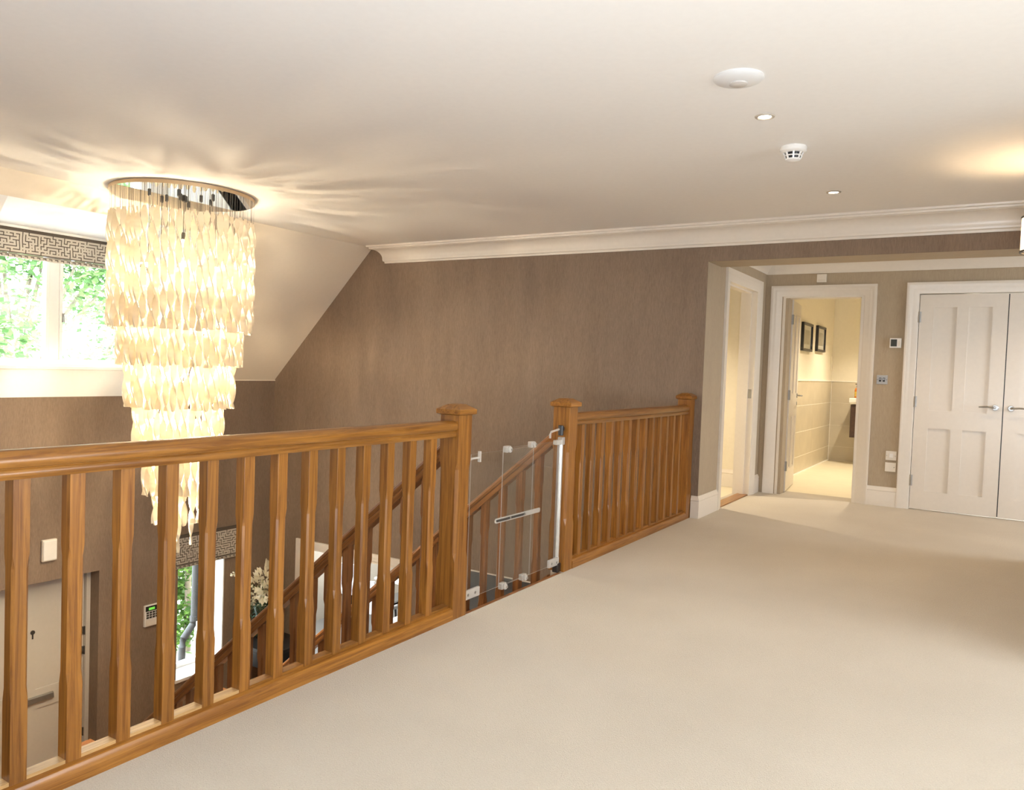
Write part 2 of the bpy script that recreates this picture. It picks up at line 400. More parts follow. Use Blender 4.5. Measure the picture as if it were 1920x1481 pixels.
# closet behind double doors, side room
f = MB(); f.box(-.75, YH + .6, 0, .9, YH + .65, 2.1)
struct('wall_cupboard', f, BLACK, 'dark inside of the cupboard behind the double doors', 'wall')
f = MB(); f.box(-5.0, 8.2, 0, -2.18, 8.35, 2.4); f.box(-5.1, 6.3, 0, -5.0, 8.35, 2.4); f.box(-5.0, 6.36, 0, -2.2, 6.40, 2.4)
struct('wall_side_room', f, CREAM, 'cream walls of the room behind the side doorway', 'wall')
f = MB().box(-5.0, 6.3, 2.4, -2.18, 8.35, 2.5)
struct('ceiling_side_room', f, CEIL, 'white ceiling of the side room', 'ceiling')

# ---- cornices
def cove(p, h, n=8):
    a = [(0, -h), (.012, -h), (.014, -h+.016), (.026, -h+.022), (.030, -h+.036)]
    x0, z0, x1, z1 = .030, -h + .040, p - .040, -.038
    for i in range(n + 1):
        t = i / n * PI / 2
        a.append((x0 + (x1-x0) * (1 - math.cos(t)), z0 + (z1-z0) * math.sin(t)))
    return a + [(p-.036, -.034), (p-.022, -.032), (p-.020, -.018), (p-.004, -.016), (p, -.008), (p, 0), (0, 0)]
prof = cove(.152, .172)
f = MB(); f.loft([[(-5.455 - d, YW - d, CZ + z) for d, z in prof], [(.56, YW - d, CZ + z) for d, z in prof]])
struct('trim_1', f, WHITE, 'deep white coved cornice along the top of the brown wall', 'cornice', smooth=True)
hp = [(0, -.10), (.01, -.10), (.014, -.085), (.03, -.06), (.06, -.03), (.075, -.016), (.085, -.012), (.085, 0), (0, 0)]
f = MB()
f.loft([[(XH, YH - d, HC + z) for d, z in hp], [(2.62, YH - d, HC + z) for d, z in hp]])
f.loft([[(XH + d, 6.57, HC + z) for d, z in hp], [(XH + d, YH, HC + z) for d, z in hp]])
struct('trim_2', f, WHITE, 'small white cornice around the hall ceiling', 'cornice', smooth=True)
# white bead where slope meets the knee wall
f = MB(); f.box(XL, DY1, .925, XL + .012, YW - .002, .938)
struct('trim_3', f, SLOPE, 'thin cream bead where the sloped ceiling meets the brown wall', 'trim')

# ---- skirting boards
def skirt(name, mb, label): return struct(name, mb, WHITE, label, 'skirting board', smooth=True)
def skp(h): return [(0, 0), (.018, 0), (.018, h-.05), (.016, h-.042), (.019, h-.036), (.015, h-.022), (.008, h-.010), (.006, h), (0, h)]
SP = skp(.182)
f = MB(); f.loft([[(-2.083, YW - p, q) for p, q in SP], [(XH + p, YW - p, q) for p, q in SP], [(XH + p, 6.695, q) for p, q in SP]])
skirt('baseboard_opening', f, 'white skirting wrapping the corner at the balustrade end')
f = MB(); f.prism(SP, lambda p, q, a: (a, YH - p, q), -1.0, -.745)
skirt('baseboard_back', f, 'white skirting below the sockets between two door frames')
f = MB(); f.prism(SP, lambda p, q, a: (XH + p, a, q), 7.885, YH - .002)
skirt('baseboard_hall_left', f, 'short white skirting in the hall corner')
f = MB(); f.loft([[(XL + p, 6.18, FZ + q) for p, q in SP], [(XL + p, 4.155 - p, FZ + q) for p, q in SP], [(XL - .13, 4.155 - p, FZ + q) for p, q in SP]])
skirt('baseboard_ground', f, 'grey white skirting round the pier beside the front door')
f = MB(); f.prism(SP, lambda p, q, a: (a, 8.2 - p, q), -4.9, -2.2)
skirt('baseboard_side_room', f, 'cream skirting inside the side room')

# ---- door frames
def arch(pts_out, w=.1):
    return [(0, 0), (0, .022), (.018, .024), (.03, .018), (.05, .018), (.062, .012), (w-.008, .010), (w, .004), (w, 0)]
def frame_y(mb, x0, x1, zt, yf, w=.105, sgn=-1, floor=0):
    """architrave round an opening x0..x1 in a wall whose face is y=yf (profile u: 0 outer edge .. w opening edge)"""
    pr = arch(None, w)
    L_ = lambda u, t, z: (x0 - w + u, yf + sgn*t, z)
    mb.loft([[(x0 - w + u, yf + sgn*t, floor) for u, t in pr], [(x0 - w + u, yf + sgn*t, zt + w - u) for u, t in pr],
             [(x1 + w - u, yf + sgn*t, zt + w - u) for u, t in pr], [(x1 + w - u, yf + sgn*t, floor) for u, t in pr]])
def frame_x(mb, y0, y1, zt, xf, w=.105, sgn=1, floor=0):
    pr = arch(None, w)
    mb.loft([[(xf + sgn*t, y0 - w + u, floor) for u, t in pr], [(xf + sgn*t, y0 - w + u, zt + w - u) for u, t in pr],
             [(xf + sgn*t, y1 + w - u, zt + w - u) for u, t in pr], [(xf + sgn*t, y1 + w - u, floor) for u, t in pr]])

def hinge(parent, c, h=.1, axis='y'):
    mb = MB(); mb.tube([(c[0], c[1], c[2]-h/2), (c[0], c[1], c[2]+h/2)], .0075, 8)
    if axis == 'y': mb.box(c[0]-.016, c[1]+.004, c[2]-h/2, c[0]+.016, c[1]+.007, c[2]+h/2)
    else: mb.box(c[0]+.001, c[1]-.004, c[2]-h/2, c[0]+.004, c[1]+.034, c[2]+h/2)
    return build('hinge', mb, STEEL, parent, smooth=True)
def lever(parent, c, dx, yn):
    """lever handle on a face y=c.y looking towards yn (-1), lever running dx"""
    mb = MB(); mb.lathe([(.001, 0), (.026, 0), (.026, .007), (.022, .010), (.001, .010)], c, (0, yn, 0), 20)
    mb.tube([(c[0], c[1]+yn*.008, c[2]), (c[0], c[1]+yn*.045, c[2]), (c[0]+dx*.012, c[1]+yn*.055, c[2]+.002), (c[0]+dx*.06, c[1]+yn*.055, c[2]+.006), (c[0]+dx*.125, c[1]+yn*.052, c[2]+.002)], [.009, .009, .009, .008, .006], 10)
    return build('handle', mb, CHROME, parent, smooth=True)
def panel_leaf(mb, x0, x1, z0, z1, y, t, panels, depth=.010):
    """leaf with recessed panels on its -y face, front at y"""
    holed(mb, 'y', y, y + depth, x0, x1, z0, z1, panels)
    mb.box(x0, y + depth, z0, x1, y + t, z1)

# door_1: open bathroom door with frame
d1 = empty('door_1', (-1.465, YH, 0), 'white bathroom door standing open in its moulded frame', 'door', kind='structure')
f = MB(); frame_y(f, -1.865, -1.105, 1.985, YH, .108)
build('architrave', f, WHITE, d1, smooth=True)
f = MB(); f.box(-1.855, YH - .004, 0, -1.83, YH + .16, 2.0); f.box(-1.13, YH - .004, 0, -1.105, YH + .16, 2.0); f.box(-1.83, YH - .004, 1.972, -1.13, YH + .16, 2.01)
f.box(-1.83, YH + .06, 0, -1.818, YH + .10, 1.985); f.box(-1.142, YH + .06, 0, -1.13, YH + .10, 1.985)
build('door_lining', f, WHITE, d1)
A = math.radians(95.5)
hv = Vector((-1.789, YH + .168, 0)); ux = Vector((math.cos(A), math.sin(A), 0)); un = Vector((math.sin(A), -math.cos(A), 0))
def leaf_pt(u, n, z): return hv + ux*u + un*n + Vector((0, 0, z))
f = MB()
def lbox(mb, u0, u1, n0, n1, z0, z1):
    mb.add([leaf_pt(u, n, z) for z in (z0, z1) for u, n in ((u0,n0),(u1,n0),(u1,n1),(u0,n1))], [(3,2,1,0),(4,5,6,7),(0,1,5,4),(1,2,6,5),(2,3,7,6),(3,0,4,7)])
pan = [(.10, .31, 1.0, 1.84), (.41, .60, 1.0, 1.84), (.10, .31, .22, .78), (.41, .60, .22, .78)]
us = [0, .10, .31, .41, .60, .70]; zs = [.008, .22, .78, 1.0, 1.84, 1.97]
for a, b in zip(us, us[1:]):
    for p_, q_ in zip(zs, zs[1:]):
        inp = any(h[0] <= a < h[1] and h[2] <= p_ < h[3] for h in pan)
        lbox(f, a, b, -.038, -.010 if inp else 0, p_, q_)
lf = build('door_leaf', f, WHITE, d1, fix=True)
mo = MB()
for u0, u1, z0, z1 in pan:
    for (a, b, c, d) in ((u0, u0+.014, z0, z1), (u1-.014, u1, z0, z1), (u0, u1, z0, z0+.014), (u0, u1, z1-.014, z1)):
        lbox(mo, a, b, -.012, -.003, c, d)
build('panel_moulding', mo, WHITE, lf)
for z in (1.77, 1.0, .27):
    hg = MB(); hg.tube([hv + Vector((.004, -.006, z-.05)), hv + Vector((.004, -.006, z+.05))], .0075, 8)
    lbox(hg, -.003, 0, -.034, -.004, z-.05, z+.05)
    lbox(hg, -.004, .0005, -.036, -.002, z-.05, z+.05)
    build('hinge', hg, STEEL, d1, smooth=True)
f = MB(); c = leaf_pt(.645, 0, .985)
f.lathe([(.001, 0), (.025, 0), (.025, .008), (.001, .009)], c, un, 18)
f.tube([c + un*.006, c + un*.05, c + un*.058 - ux*.015, c + un*.058 - ux*.12], [.008, .008, .008, .006], 10)
f.lathe([(.001, 0), (.02, 0), (.02, .006), (.001, .007)], leaf_pt(.645, 0, .90), un, 16)
build('handle', f, CHROME, d1, smooth=True)

# door_2: white double cupboard doors
d2 = empty('door_2', (.06, YH, 0), 'white four panel double cupboard doors with chrome lever handles', 'door', kind='structure')
f = MB(); frame_y(f, -.640, .760, 1.992, YH, .105); build('architrave', f, WHITE, d2, smooth=True)
f = MB(); f.box(-.66, YH - .004, 0, -.638, YH + .12, 2.0); f.box(.758, YH - .004, 0, .78, YH + .12, 2.0); f.box(-.66, YH - .004, 1.992, .78, YH + .12, 2.015)
build('door_lining', f, WHITE, d2)
for x0, x1, s in ((-.632, .056, 1), (.064, .752, -1)):
    f = MB()
    inner = x1 if s == 1 else x0
    pn = [(x0+.115, x0+.300, .178, .760), (x0+.390, x0+.573, .178, .760), (x0+.115, x0+.300, .925, 1.868), (x0+.390, x0+.573, .925, 1.868)]
    panel_leaf(f, x0, x1, .010, 1.985, YH + .004, .04, pn, .014)
    lf = build('door_leaf', f, WHITE, d2, fix=True)
    xh = x0 - .002 if s == 1 else x1 + .002
    for z in (1.78, 1.0, .27): hinge(d2, (xh, YH - .004, z), .1)
    lever(lf, (inner - s*.055, YH + .004, .978), -s, -1)
f = MB().box(.054, YH + .046, .01, .066, YH + .06, 1.985); build('meeting_stop', f, BLACK, d2)

# door_3: side doorway (frame only, strike plate)
d3 = empty('door_3', (XH, 7.29, 0), 'open side doorway with a white moulded frame on the narrow hall wall', 'door', kind='structure')
f = MB(); frame_x(f, 6.80, 7.78, 2.01, XH, .105); build('architrave', f, WHITE, d3, smooth=True)
f = MB(); f.box(-2.19, 6.795, 0, XH + .004, 6.825, 2.02); f.box(-2.19, 7.755, 0, XH + .004, 7.785, 2.02); f.box(-2.19, 6.82, 2.005, XH + .004, 7.76, 2.03)
f.box(-2.12, 7.74, 0, -2.08, 7.755, 2.0); f.box(-2.12, 6.82, 1.99, -2.08, 7.76, 2.005)
build('door_lining', f, WHITE, d3)
f = MB(); f.box(-2.078, 7.752, .96, -2.045, 7.7555, 1.05); f.box(-2.072, 7.750, .985, -2.052, 7.753, 1.01, 0)
build('strike_plate', f, CHROME, d3, bev=.001)
f = MB().box(-2.14, 6.825, -.002, -2.035, 7.755, .010); build('threshold', f, OY, d3, bev=.003)

# front door
d4 = empty('door_4', (-7.28, 3.62, FZ), 'pale grey panelled front door at the foot of the stairwell', 'door', kind='structure')
DOORP = plain('grey_white_door_paint', (.52, .49, .44), .4, var=.015)
f = MB(); YB0, YB1, X3 = 3.13, 4.112, -7.28
def pleaf_x(mb, y0, y1, z0, z1, x, t, panels, depth=.012):
    holed(mb, 'x', x - depth, x, y0, y1, z0, z1, panels); mb.box(x - t, y0, z0, x - depth, y1, z1)
pn = [(3.24, 3.56, -1.905, -.83), (3.68, 4.00, -1.905, -.83), (3.24, 3.56, -2.61, -2.085), (3.68, 4.00, -2.61, -2.085)]
pleaf_x(f, YB0, YB1, FZ + .01, -.72, X3, .045, pn)
lf = build('door_leaf', f, DOORP, d4)
f = MB(); f.box(-7.34, YB1 + .003, FZ, -7.24, 4.155, -.7); f.box(-7.34, 3.09, FZ, -7.24, YB0 - .003, -.7)
build('door_frame', f, DOORP, d4, bev=.003)
f = MB(); f.loft([[(X3, 3.405, -2.03), (X3, 3.405, -1.965), (X3+.02, 3.405, -1.972), (X3+.03, 3.405, -2.02)], [(X3, 3.837, -2.03), (X3, 3.837, -1.965), (X3+.02, 3.837, -1.972), (X3+.03, 3.837, -2.02)]])
build('letterbox', f, STEEL, lf, bev=.004)
f = MB(); f.lathe([(.001, 0), (.02, 0), (.02, .006), (.001, .007)], (X3, 3.65, -1.37), (1, 0, 0), 16); f.box(X3, 3.645, -1.43, X3+.006, 3.656, -1.385)
build('lock', f, DARKGREY, lf, smooth=True)
for z in (-1.47, -1.66, -2.45):
    f = MB(); f.box(X3 - .005, 4.10, z-.035, X3 + .022, 4.122, z+.035); f.tube([(X3+.02, 4.115, z-.04), (X3+.02, 4.115, z+.04)], .008, 8)
    build('hinge', f, DARKGREY, d4)

# architraves of the lower openings
f = MB(); frame_y(f, O1[0], O1[1], O1[3], YW, .085, floor=FZ); f.box(O1[0]-.001, YW - .002, FZ, O1[0]+.02, YW + .16, O1[3]); f.box(O1[1]-.02, YW - .002, FZ, O1[1]+.001, YW + .16, O1[3]); f.box(O1[0], YW - .002, O1[3]-.02, O1[1], YW + .16, O1[3])
struct('trim_4', f, WHITE, 'white architrave round the lower opening into the dining room', 'door frame', smooth=True)
f = MB(); f.box(O2[0], YW - .006, O2[3] - .012, O2[1], YW + .15, O2[3])
struct('trim_5', f, WHITE, 'thin white edge over the opening seen through the gate', 'trim')

# ---- windows
def window(name, label, y0, y1, z0, z1, x, mull, sillx, sw=.055):
    w = empty(name, (x, (y0+y1)/2, z0), label, 'window', kind='structure')
    fr = MB(); fr.box(x-.06, y0, z0, x, y0+sw, z1); fr.box(x-.06, y1-sw, z0, x, y1, z1); fr.box(x-.06, y0+sw, z0, x, y1-sw, z0+sw); fr.box(x-.06, y0+sw, z1-sw, x, y1-sw, z1)
    build('window_frame', fr, APRON, w, bev=.004)
    edges = [y0+sw] + [m for m in mull] + [y1-sw]
    for m in mull:
        mb = MB().box(x-.055, m-.075, z0+sw, x+.008, m-.045, z1-sw); mb.box(x-.06, m-.044, z0+sw, x+.002, m+.044, z1-sw); mb.box(x-.055, m+.045, z0+sw, x+.008, m+.075, z1-sw)
        build('mullion', mb, APRON, w, bev=.005)
    for a, b in zip(edges, edges[1:]):
        g = MB().box(x-.034, a + (.07 if a in mull else 0), z0+sw, x-.028, b - (.07 if b in mull else 0), z1-sw)
        build('pane', g, GLASS, w)
    s = MB().box(x-.02, y0-.02, z0-.035, sillx, y1+.02, z0); build('window_sill', s, APRON, w, bev=.006)
    return w
w1 = window('window_1', 'white two pane dormer window with trees outside', DY0+.14, DY1-.14, 1.05, DZ-.02, XL-.06, [3.735], XL+.03)
f = MB(); f.box(XL-.055, 3.80, 1.44, XL-.035, 3.815, 1.52); f.tube([(XL-.04, 3.808, 1.50), (XL-.015, 3.808, 1.50), (XL-.012, 3.812, 1.41)], [.008, .008, .006], 8)
build('window_handle', f, STEEL, w1, smooth=True)
f = MB(); f.box(XL-.058, 3.85, 1.12, XL-.05, 3.865, 2.1); 
w2 = window('window_2', 'low white window beside the front door', 4.99, 5.55, -2.20, -.72, XL-.26, [], XL+.02, .05)
f = MB(); f.box(XL-.25, 5.545, -2.2, XL+.003, 5.56, -.72); f.box(XL-.25, 4.98, -2.2, XL-.2, 4.995, -.72)
build('window_reveal', f, APRON, w2)

# ------------------------------------------------------------------ balustrades
def chamfered(w, z0, z1, c0, c1, ch, t=.035):
    """square post centred on 0 with stop-chamfered middle"""
    h = w / 2
    def ring(z, k):
        k = max(k, .0004)
        return [(-h, -h+k, z), (-h+k, -h, z), (h-k, -h, z), (h, -h+k, z), (h, h-k, z), (h-k, h, z), (-h+k, h, z), (-h, h-k, z)]
    return MB().loft([ring(z0, 0), ring(c0, 0), ring(c0 + t, ch), ring(c1 - t, ch), ring(c1, 0), ring(z1, 0)])
def newel(parent, x, y, z0, ztop, mat=None, w=.105, c0=.27, c1=.74):
    mb = chamfered(w, z0, ztop, c0, c1, .013, .04); mb.v = [(a+x, b+y, c) for a, b, c in mb.v]
    n = build('newel_post', mb, mat or OZ, parent)
    cb = MB(); a, b = w/2 + .016, w/2 + .004
    sq = lambda h, z: [(x-h, y-h, z), (x+h, y-h, z), (x+h, y+h, z), (x-h, y+h, z)]
    cb.loft([sq(b, ztop - .002), sq(a, ztop + .003), sq(a, ztop + .024), sq(a - .010, ztop + .030), sq(.030, ztop + .047), sq(.010, ztop + .050)])
    build('newel_cap', cb, mat or OY, n)
    return n
XB = -2.13
RP_ = [(.026, .853), (.029, .857), (.030, .868), (.0285, .875), (.025, .879), (.026, .882), (.033, .884), (.0365, .890), (.0375, .900), (.0355, .911), (.029, .920), (.018, .926), (.006, .928)]
RAILP = RP_ + [(-u, z) for u, z in reversed(RP_)]
BASEP = [(-.040, 0), (-.040, .040), (-.034, .052), (-.026, .056), (.026, .056), (.034, .052), (.040, .040), (.040, 0)]
sp_mb = chamfered(.042, 0, .80, .215, .60, .0065, .035)
sp0 = None
def balustrade(root, y0, y1, ys, nlit):
    global sp0
    f = MB(); f.loft([[(XB + .0 + u, y0, z) for u, z in RAILP], [(XB + u, y1, z) for u, z in RAILP]])
    build('handrail', f, OY, root, smooth=True)
    f = MB(); f.loft([[(XB + .004 + u, y0, z) for u, z in BASEP], [(XB + .004 + u, y1, z) for u, z in BASEP]])
    base = build('base_rail', f, OY, root, smooth=True)
    for y in ys:
        if sp0 is None:
            mb = MB(); mb.add([(a + XB, b + y, c + .056) for a, b, c in sp_mb.v], sp_mb.f)
            sp0 = build('spindle', mb, OZ, root, org=(XB, y, .056))
        else: inst(sp0, (XB, y, .056), root)
    e = [y0] + list(ys) + [y1]
    for i, (a, b) in enumerate(zip(e, e[1:])):
        a2 = a + (.0205 if i > 0 else 0); b2 = b - (.0205 if i < len(e) - 2 else 0)
        if b2 - a2 > .02:
            f = MB().box(XB - .02, a2 + .001, .0555, XB + .019, b2 - .001, .066)
            o = build('fillet', f, LITOAK if i < nlit else OY, base)
bl = empty('landing_balustrade', (XB, 1.9, 0), 'long oak balustrade on the left ending at the newel by the gate', 'balustrade', 'oak landing balustrades')
ysL = [1.027 + .1437*k for k in range(-7, 13)]
balustrade(bl, -.05, 2.905, ysL, 13)
newel(bl, -2.14, 2.957, 0, .955)
br_ = empty('landing_balustrade', (XB, 5.1, 0), 'short oak balustrade between the gate and the hall corner', 'balustrade', 'oak landing balustrades')
ysR = [4.225 + .1432*k for k in range(13)]
balustrade(br_, 4.105, 6.09, ysR, 0)
newel(br_, -2.14, 4.048, 0, .965)
newel(br_, -2.14, 6.143, 0, .975)

# ------------------------------------------------------------------ staircase
st = empty('staircase', (-3.5, 3.5, FZ), 'oak staircase descending to the left behind the glass gate', 'staircase')
RI = 2.78 / 13; GO = RI / .857; TX = -2.09
STAIRC = carpet('stair_carpet', (.50, .44, .36), (.66, .59, .50))
for i in range(1, 13):
    z = -RI * i; x1 = TX - GO*(i-1); x0 = TX - GO*i
    f = MB().box(x0 - .02, 3.0, z - .03, x1, 3.99, z); build('tread', f, STAIRC, st, bev=.008)
    f = MB().box(x1 - .018, 3.0, z + .001, x1, 3.99, z + RI - .031); build('riser', f, STAIRC, st)
f = MB().box(TX - GO*12 - .018, 3.0, FZ + .001, TX - GO*12, 3.99, FZ + RI - .031); build('riser', f, STAIRC, st)
f = MB().box(TX - .03, 3.011, -.036, TX + .001, 3.993, -.002); build('landing_nosing', f, OX, st, bev=.006)
XE = TX - GO*12 - .05
def zp(x): return -.857 * (TX - x)
for y in (2.957, 4.04):
    f = MB(); a, b = TX - .12, XE
    f.loft([[(x, y - .018, zp(x) - .30), (x, y + .018, zp(x) - .30), (x, y + .018, zp(x) + .06), (x, y - .018, zp(x) + .06)] for x in (a, b)])
    build('string', f, OS, st)
    # rail profile (u across, v vertical) running along the slope
    ztop = lambda x: .72 + .857 * (x + 2.32)
    RP = [(-.030, -.088), (-.036, -.070), (-.036, -.056), (-.030, -.049), (-.035, -.041), (-.038, -.028), (-.033, -.012), (-.018, -.003), (0, 0), (.018, -.003), (.033, -.012), (.038, -.028), (.035, -.041), (.030, -.049), (.036, -.056), (.036, -.070), (.030, -.088)]
    f = MB(); a = -2.195
    f.loft([[(x, y + u, ztop(x) + v) for u, v in RP] for x in (a, XE + .02)])
    build('stair_handrail', f, OS, st, smooth=True)
    k = 0
    x = -2.30
    while x > XE + .06:
        z0, z1 = zp(x) + .06, ztop(x) - .085
        hgt = z1 - z0
        h = .0205; ch = .008; d = .857
        def ring(zz, kk, sl):
            kk = max(kk, .0004)
            return [(x+px, y+py, zz + sl*px*d) for px, py in ((-h,-h+kk),(-h+kk,-h),(h-kk,-h),(h,-h+kk),(h,h-kk),(h-kk,h),(-h+kk,h),(-h,h-kk))]
        f = MB().loft([ring(z0 - .02, 0, 1), ring(z0 + .14, 0, 1), ring(z0 + .17, ch, 1), ring(z1 - .20, ch, 1), ring(z1 - .17, 0, 1), ring(z1 + .01, 0, 1)])
        build('stair_spindle', f, OSZ, st)
        x -= .1255; k += 1
    mb = chamfered(.105, FZ, FZ + 1.28, FZ + .5, FZ + 1.05, .013, .04); mb.v = [(p + XE - .03, q + y, r) for p, q, r in mb.v]
    build('newel_post', mb, OSZ, st)

# ------------------------------------------------------------------ stair gate
GX = -2.128
sg = empty('stair_gate', (GX, 3.53, .03), 'clear acrylic sliding safety gate across the top of the stairs', 'gate')
def acrylic(name, x0, x1, y0, y1, z0, z1):
    mb = MB(); mb.box(x0, y0, z0, x1, y1, z1)
    mb.m = [1, 1, 1, 0, 1, 0]
    return build(name, mb, [CLEAR, EDGE], sg, fix=False)
acrylic('acrylic_panel', GX - .006, GX - .001, 3.075, 3.672, .050, .756)
acrylic('acrylic_panel', GX + .001, GX + .006, 3.352, 3.972, .050, .768)
for y, z in ((3.395, .765), (3.645, .773), (3.395, .052), (3.60, .055)):
    f = MB(); f.box(GX - .014, y - .022, z - .022, GX + .014, y + .022, z + .012); f.lathe([(.001, 0), (.017, 0), (.015, .012), (.001, .014)], (GX + .014, y, z - .006), (1, 0, 0), 14)
    c_ = build('slide_clamp', f, EDGE, sg, bev=.005, smooth=True)
    g = MB(); g.lathe([(.001, 0), (.006, 0), (.005, .004), (.001, .005)], (GX + .028, y, z - .006), (1, 0, 0), 10); build('screw', g, STEEL, c_)
f = MB()
def capsule(mb, y0, z0, y1, z1, r, x0, x1, m=0):
    d = Vector((0, y1-y0, z1-z0)).normalized(); n = Vector((0, -d.z, d.y)); pts = []
    for i in range(9): t = -PI/2 + PI*i/8; pts.append(Vector((0, y1, z1)) + d*math.cos(t)*r + n*math.sin(t)*r)
    for i in range(9): t = PI/2 + PI*i/8; pts.append(Vector((0, y0, z0)) + d*math.cos(t)*r + n*math.sin(t)*r)
    mb.loft([[(x0, p.y, p.z) for p in pts], [(x1, p.y, p.z) for p in pts]], m)
capsule(f, 3.30, .400, 3.735, .398, .0125, GX + .006, GX + .010)
slot = build('slide_slot', f, EDGE, sg)
f = MB(); capsule(f, 3.305, .400, 3.56, .399, .0055, GX + .010, GX + .014); build('slide_bar', f, DARKGREY, slot)
for y in (3.43, 3.575):
    g = MB(); g.lathe([(.001, 0), (.008, 0), (.007, .006), (.001, .007)], (GX + .010, y, .399), (1, 0, 0), 12); build('bolt', g, CHROME, slot)
f = MB(); f.tube([(GX + .004, 3.977, .05), (GX + .004, 3.977, .775)], .0125, 12); f.box(GX - .01, 3.955, .06, GX + .004, 3.972, .765)
build('hinge_tube', f, plain('satin_aluminium', (.80, .79, .76), .28, .85), sg, smooth=True)
f = MB(); f.box(GX - .014, 3.955, 0.0, GX + .022, 3.994, .055); build('foot_block', f, BLACK, sg, bev=.004)
f = MB(); f.box(GX + .004, 3.86, .045, GX + .020, 3.975, .090); build('bottom_bracket', f, EDGE, sg, bev=.003)
for y in (3.885, 3.945):
    g = MB(); g.lathe([(.001, 0), (.007, 0), (.006, .004), (.001, .005)], (GX + .020, y, .067), (1, 0, 0), 10); build('screw', g, STEEL, sg)
f = MB(); f.box(GX - .01, 3.90, .748, GX + .016, 3.978, .775); f.box(GX - .012, 3.958, .745, GX + .022, 3.990, .790); build('top_bracket', f, EDGE, sg, bev=.004)
f = MB(); f.tube([(GX + .004, 3.840, .790), (GX + .004, 3.840, .812), (GX + .004, 3.852, .826), (GX + .004, 3.94, .836)], .0065, 8); build('release_lever', f, EDGE, sg, smooth=True)
f = MB(); f.tube([(GX + .006, 3.962, .80), (GX + .006, 3.962, .858)], .016, 10); f.box(GX - .008, 3.955, .826, GX + .012, 3.995, .848); build('top_pivot', f, BLACK, sg, bev=.002)
f = MB(); f.box(GX - .004, 3.012, .730, GX + .006, 3.075, .742); f.box(GX - .006, 3.135, .715, GX + .009, 3.147, .768); f.box(GX + .001, 3.075, .732, GX + .006, 3.14, .742); build('latch', f, EDGE, sg, bev=.002)
f = MB(); f.lathe([(.001, 0), (.014, 0), (.010, .012), (.001, .013)], (GX, 3.011, .728), (0, 1, 0), 12); build('latch_cup', f, DARKGREY, sg)
f = MB(); f.box(GX + .002, 3.015, .055, GX + .018, 3.16, .100); build('latch_plate', f, EDGE, sg, bev=.003)
for y in (3.06, 3.12):
    g = MB(); g.lathe([(.001, 0), (.007, 0), (.006, .004), (.001, .005)], (GX + .018, y, .078), (1, 0, 0), 10); build('screw', g, STEEL, sg)

# ------------------------------------------------------------------ chandelier
CX, CY = -5.217, 3.652
ch = empty('chandelier', (CX, CY, CZ), 'large tiered chandelier of twisted cream strips lit from inside over the stairwell', 'chandelier')
f = MB(); f.lathe([(.001, 0), (.492, 0), (.505, -.004), (.505, -.030), (.001, -.0305)], (CX, CY, CZ - .0005), n=64)
f.m = [1 if k >= 64*3 and k < 64*4 else 0 for k in range(len(f.f))]; f.m[-1] = 1
build('canopy', f, [GOLD, MIRROR], ch, smooth=True)
LEN = .83
def strip_mesh(length, taper, w=.0225):
    mb = MB(); n = 26; rings = []
    for i in range(n + 1):
        t = i / n; th = PI * t * length / .205; ww = w * (1 - taper * max(0, (t - .6) / .4)**2)
        if i == 0: ww = w * .35
        a, b = math.cos(th), math.sin(th); e = .0055; z = -length * t
        rings.append([(a*ww - b*e, b*ww + a*e, z), (-a*ww - b*e, -b*ww + a*e, z), (-a*ww + b*e, -b*ww - a*e, z), (a*ww + b*e, b*ww - a*e, z)])
    return mb.loft(rings)
first = {}
wire_src = None
TIERS = [(.485, 1.368, 66), (.425, 1.106, 58), (.365, .792, 50), (.300, .455, 40), (.235, .150, 28), (.165, -.085, 14), (.100, -.345, 4)]
for ti, (r, zb, n) in enumerate(TIERS):
    for k in range(n):
        a = 2*PI*(k + .5*(ti % 2)) / n + random.uniform(-.015, .015) + ti*.7
        rr = r + random.uniform(-.012, .012)
        last = ti == 6
        x, y = CX + rr*math.cos(a), CY + rr*math.sin(a); zt = zb + LEN + random.uniform(-.012, .012)
        if last: zt += (.0, .05, .09, .02)[k % 4]
        short = 1 <= ti <= 5
        if short: zt -= .29
        key = 'tip' if last else 'short' if short else 'body'
        rz = random.uniform(0, PI)
        if key not in first:
            mb = strip_mesh(LEN - (.29 if short else 0), .6 if last else .1)
            mb.v = [(p + x, q + y, s + zt) for p, q, s in mb.v]
            o = build('pendant_strip', mb, STRIP, ch, smooth=True, org=(x, y, zt)); first[key] = o
        else:
            o = inst(first[key], (x, y, zt), ch, (0, 0, rz))
        top = CZ - .031
        if wire_src is None:
            wire_src = MB().tube([(0, 0, 0), (0, 0, 1)], .0007, 5)
            wm = bpy.data.meshes.new('wire'); wm.from_pydata(wire_src.v, [], wire_src.f); wm.materials.append(DARKGREY)
        wo = bpy.data.objects.new('wire', wm); COL.objects.link(wo); wo.parent = o; wo.scale = (1, 1, top - zt)
BL = [(0, 0, 2.02, 7)]
BL += [(.25*math.cos(a), .25*math.sin(a), 1.84, 60) for a in (.3, 2.4, 4.5)]
BL += [(.20*math.cos(a), .20*math.sin(a), 1.44, 75) for a in (1.3, 3.4, 5.5)]
BL += [(.12, .06, 1.10, 110), (-.12, -.06, 1.02, 110), (.02, -.04, .70, 150), (-.02, .03, .38, 140), (0, 0, .08, 90)]
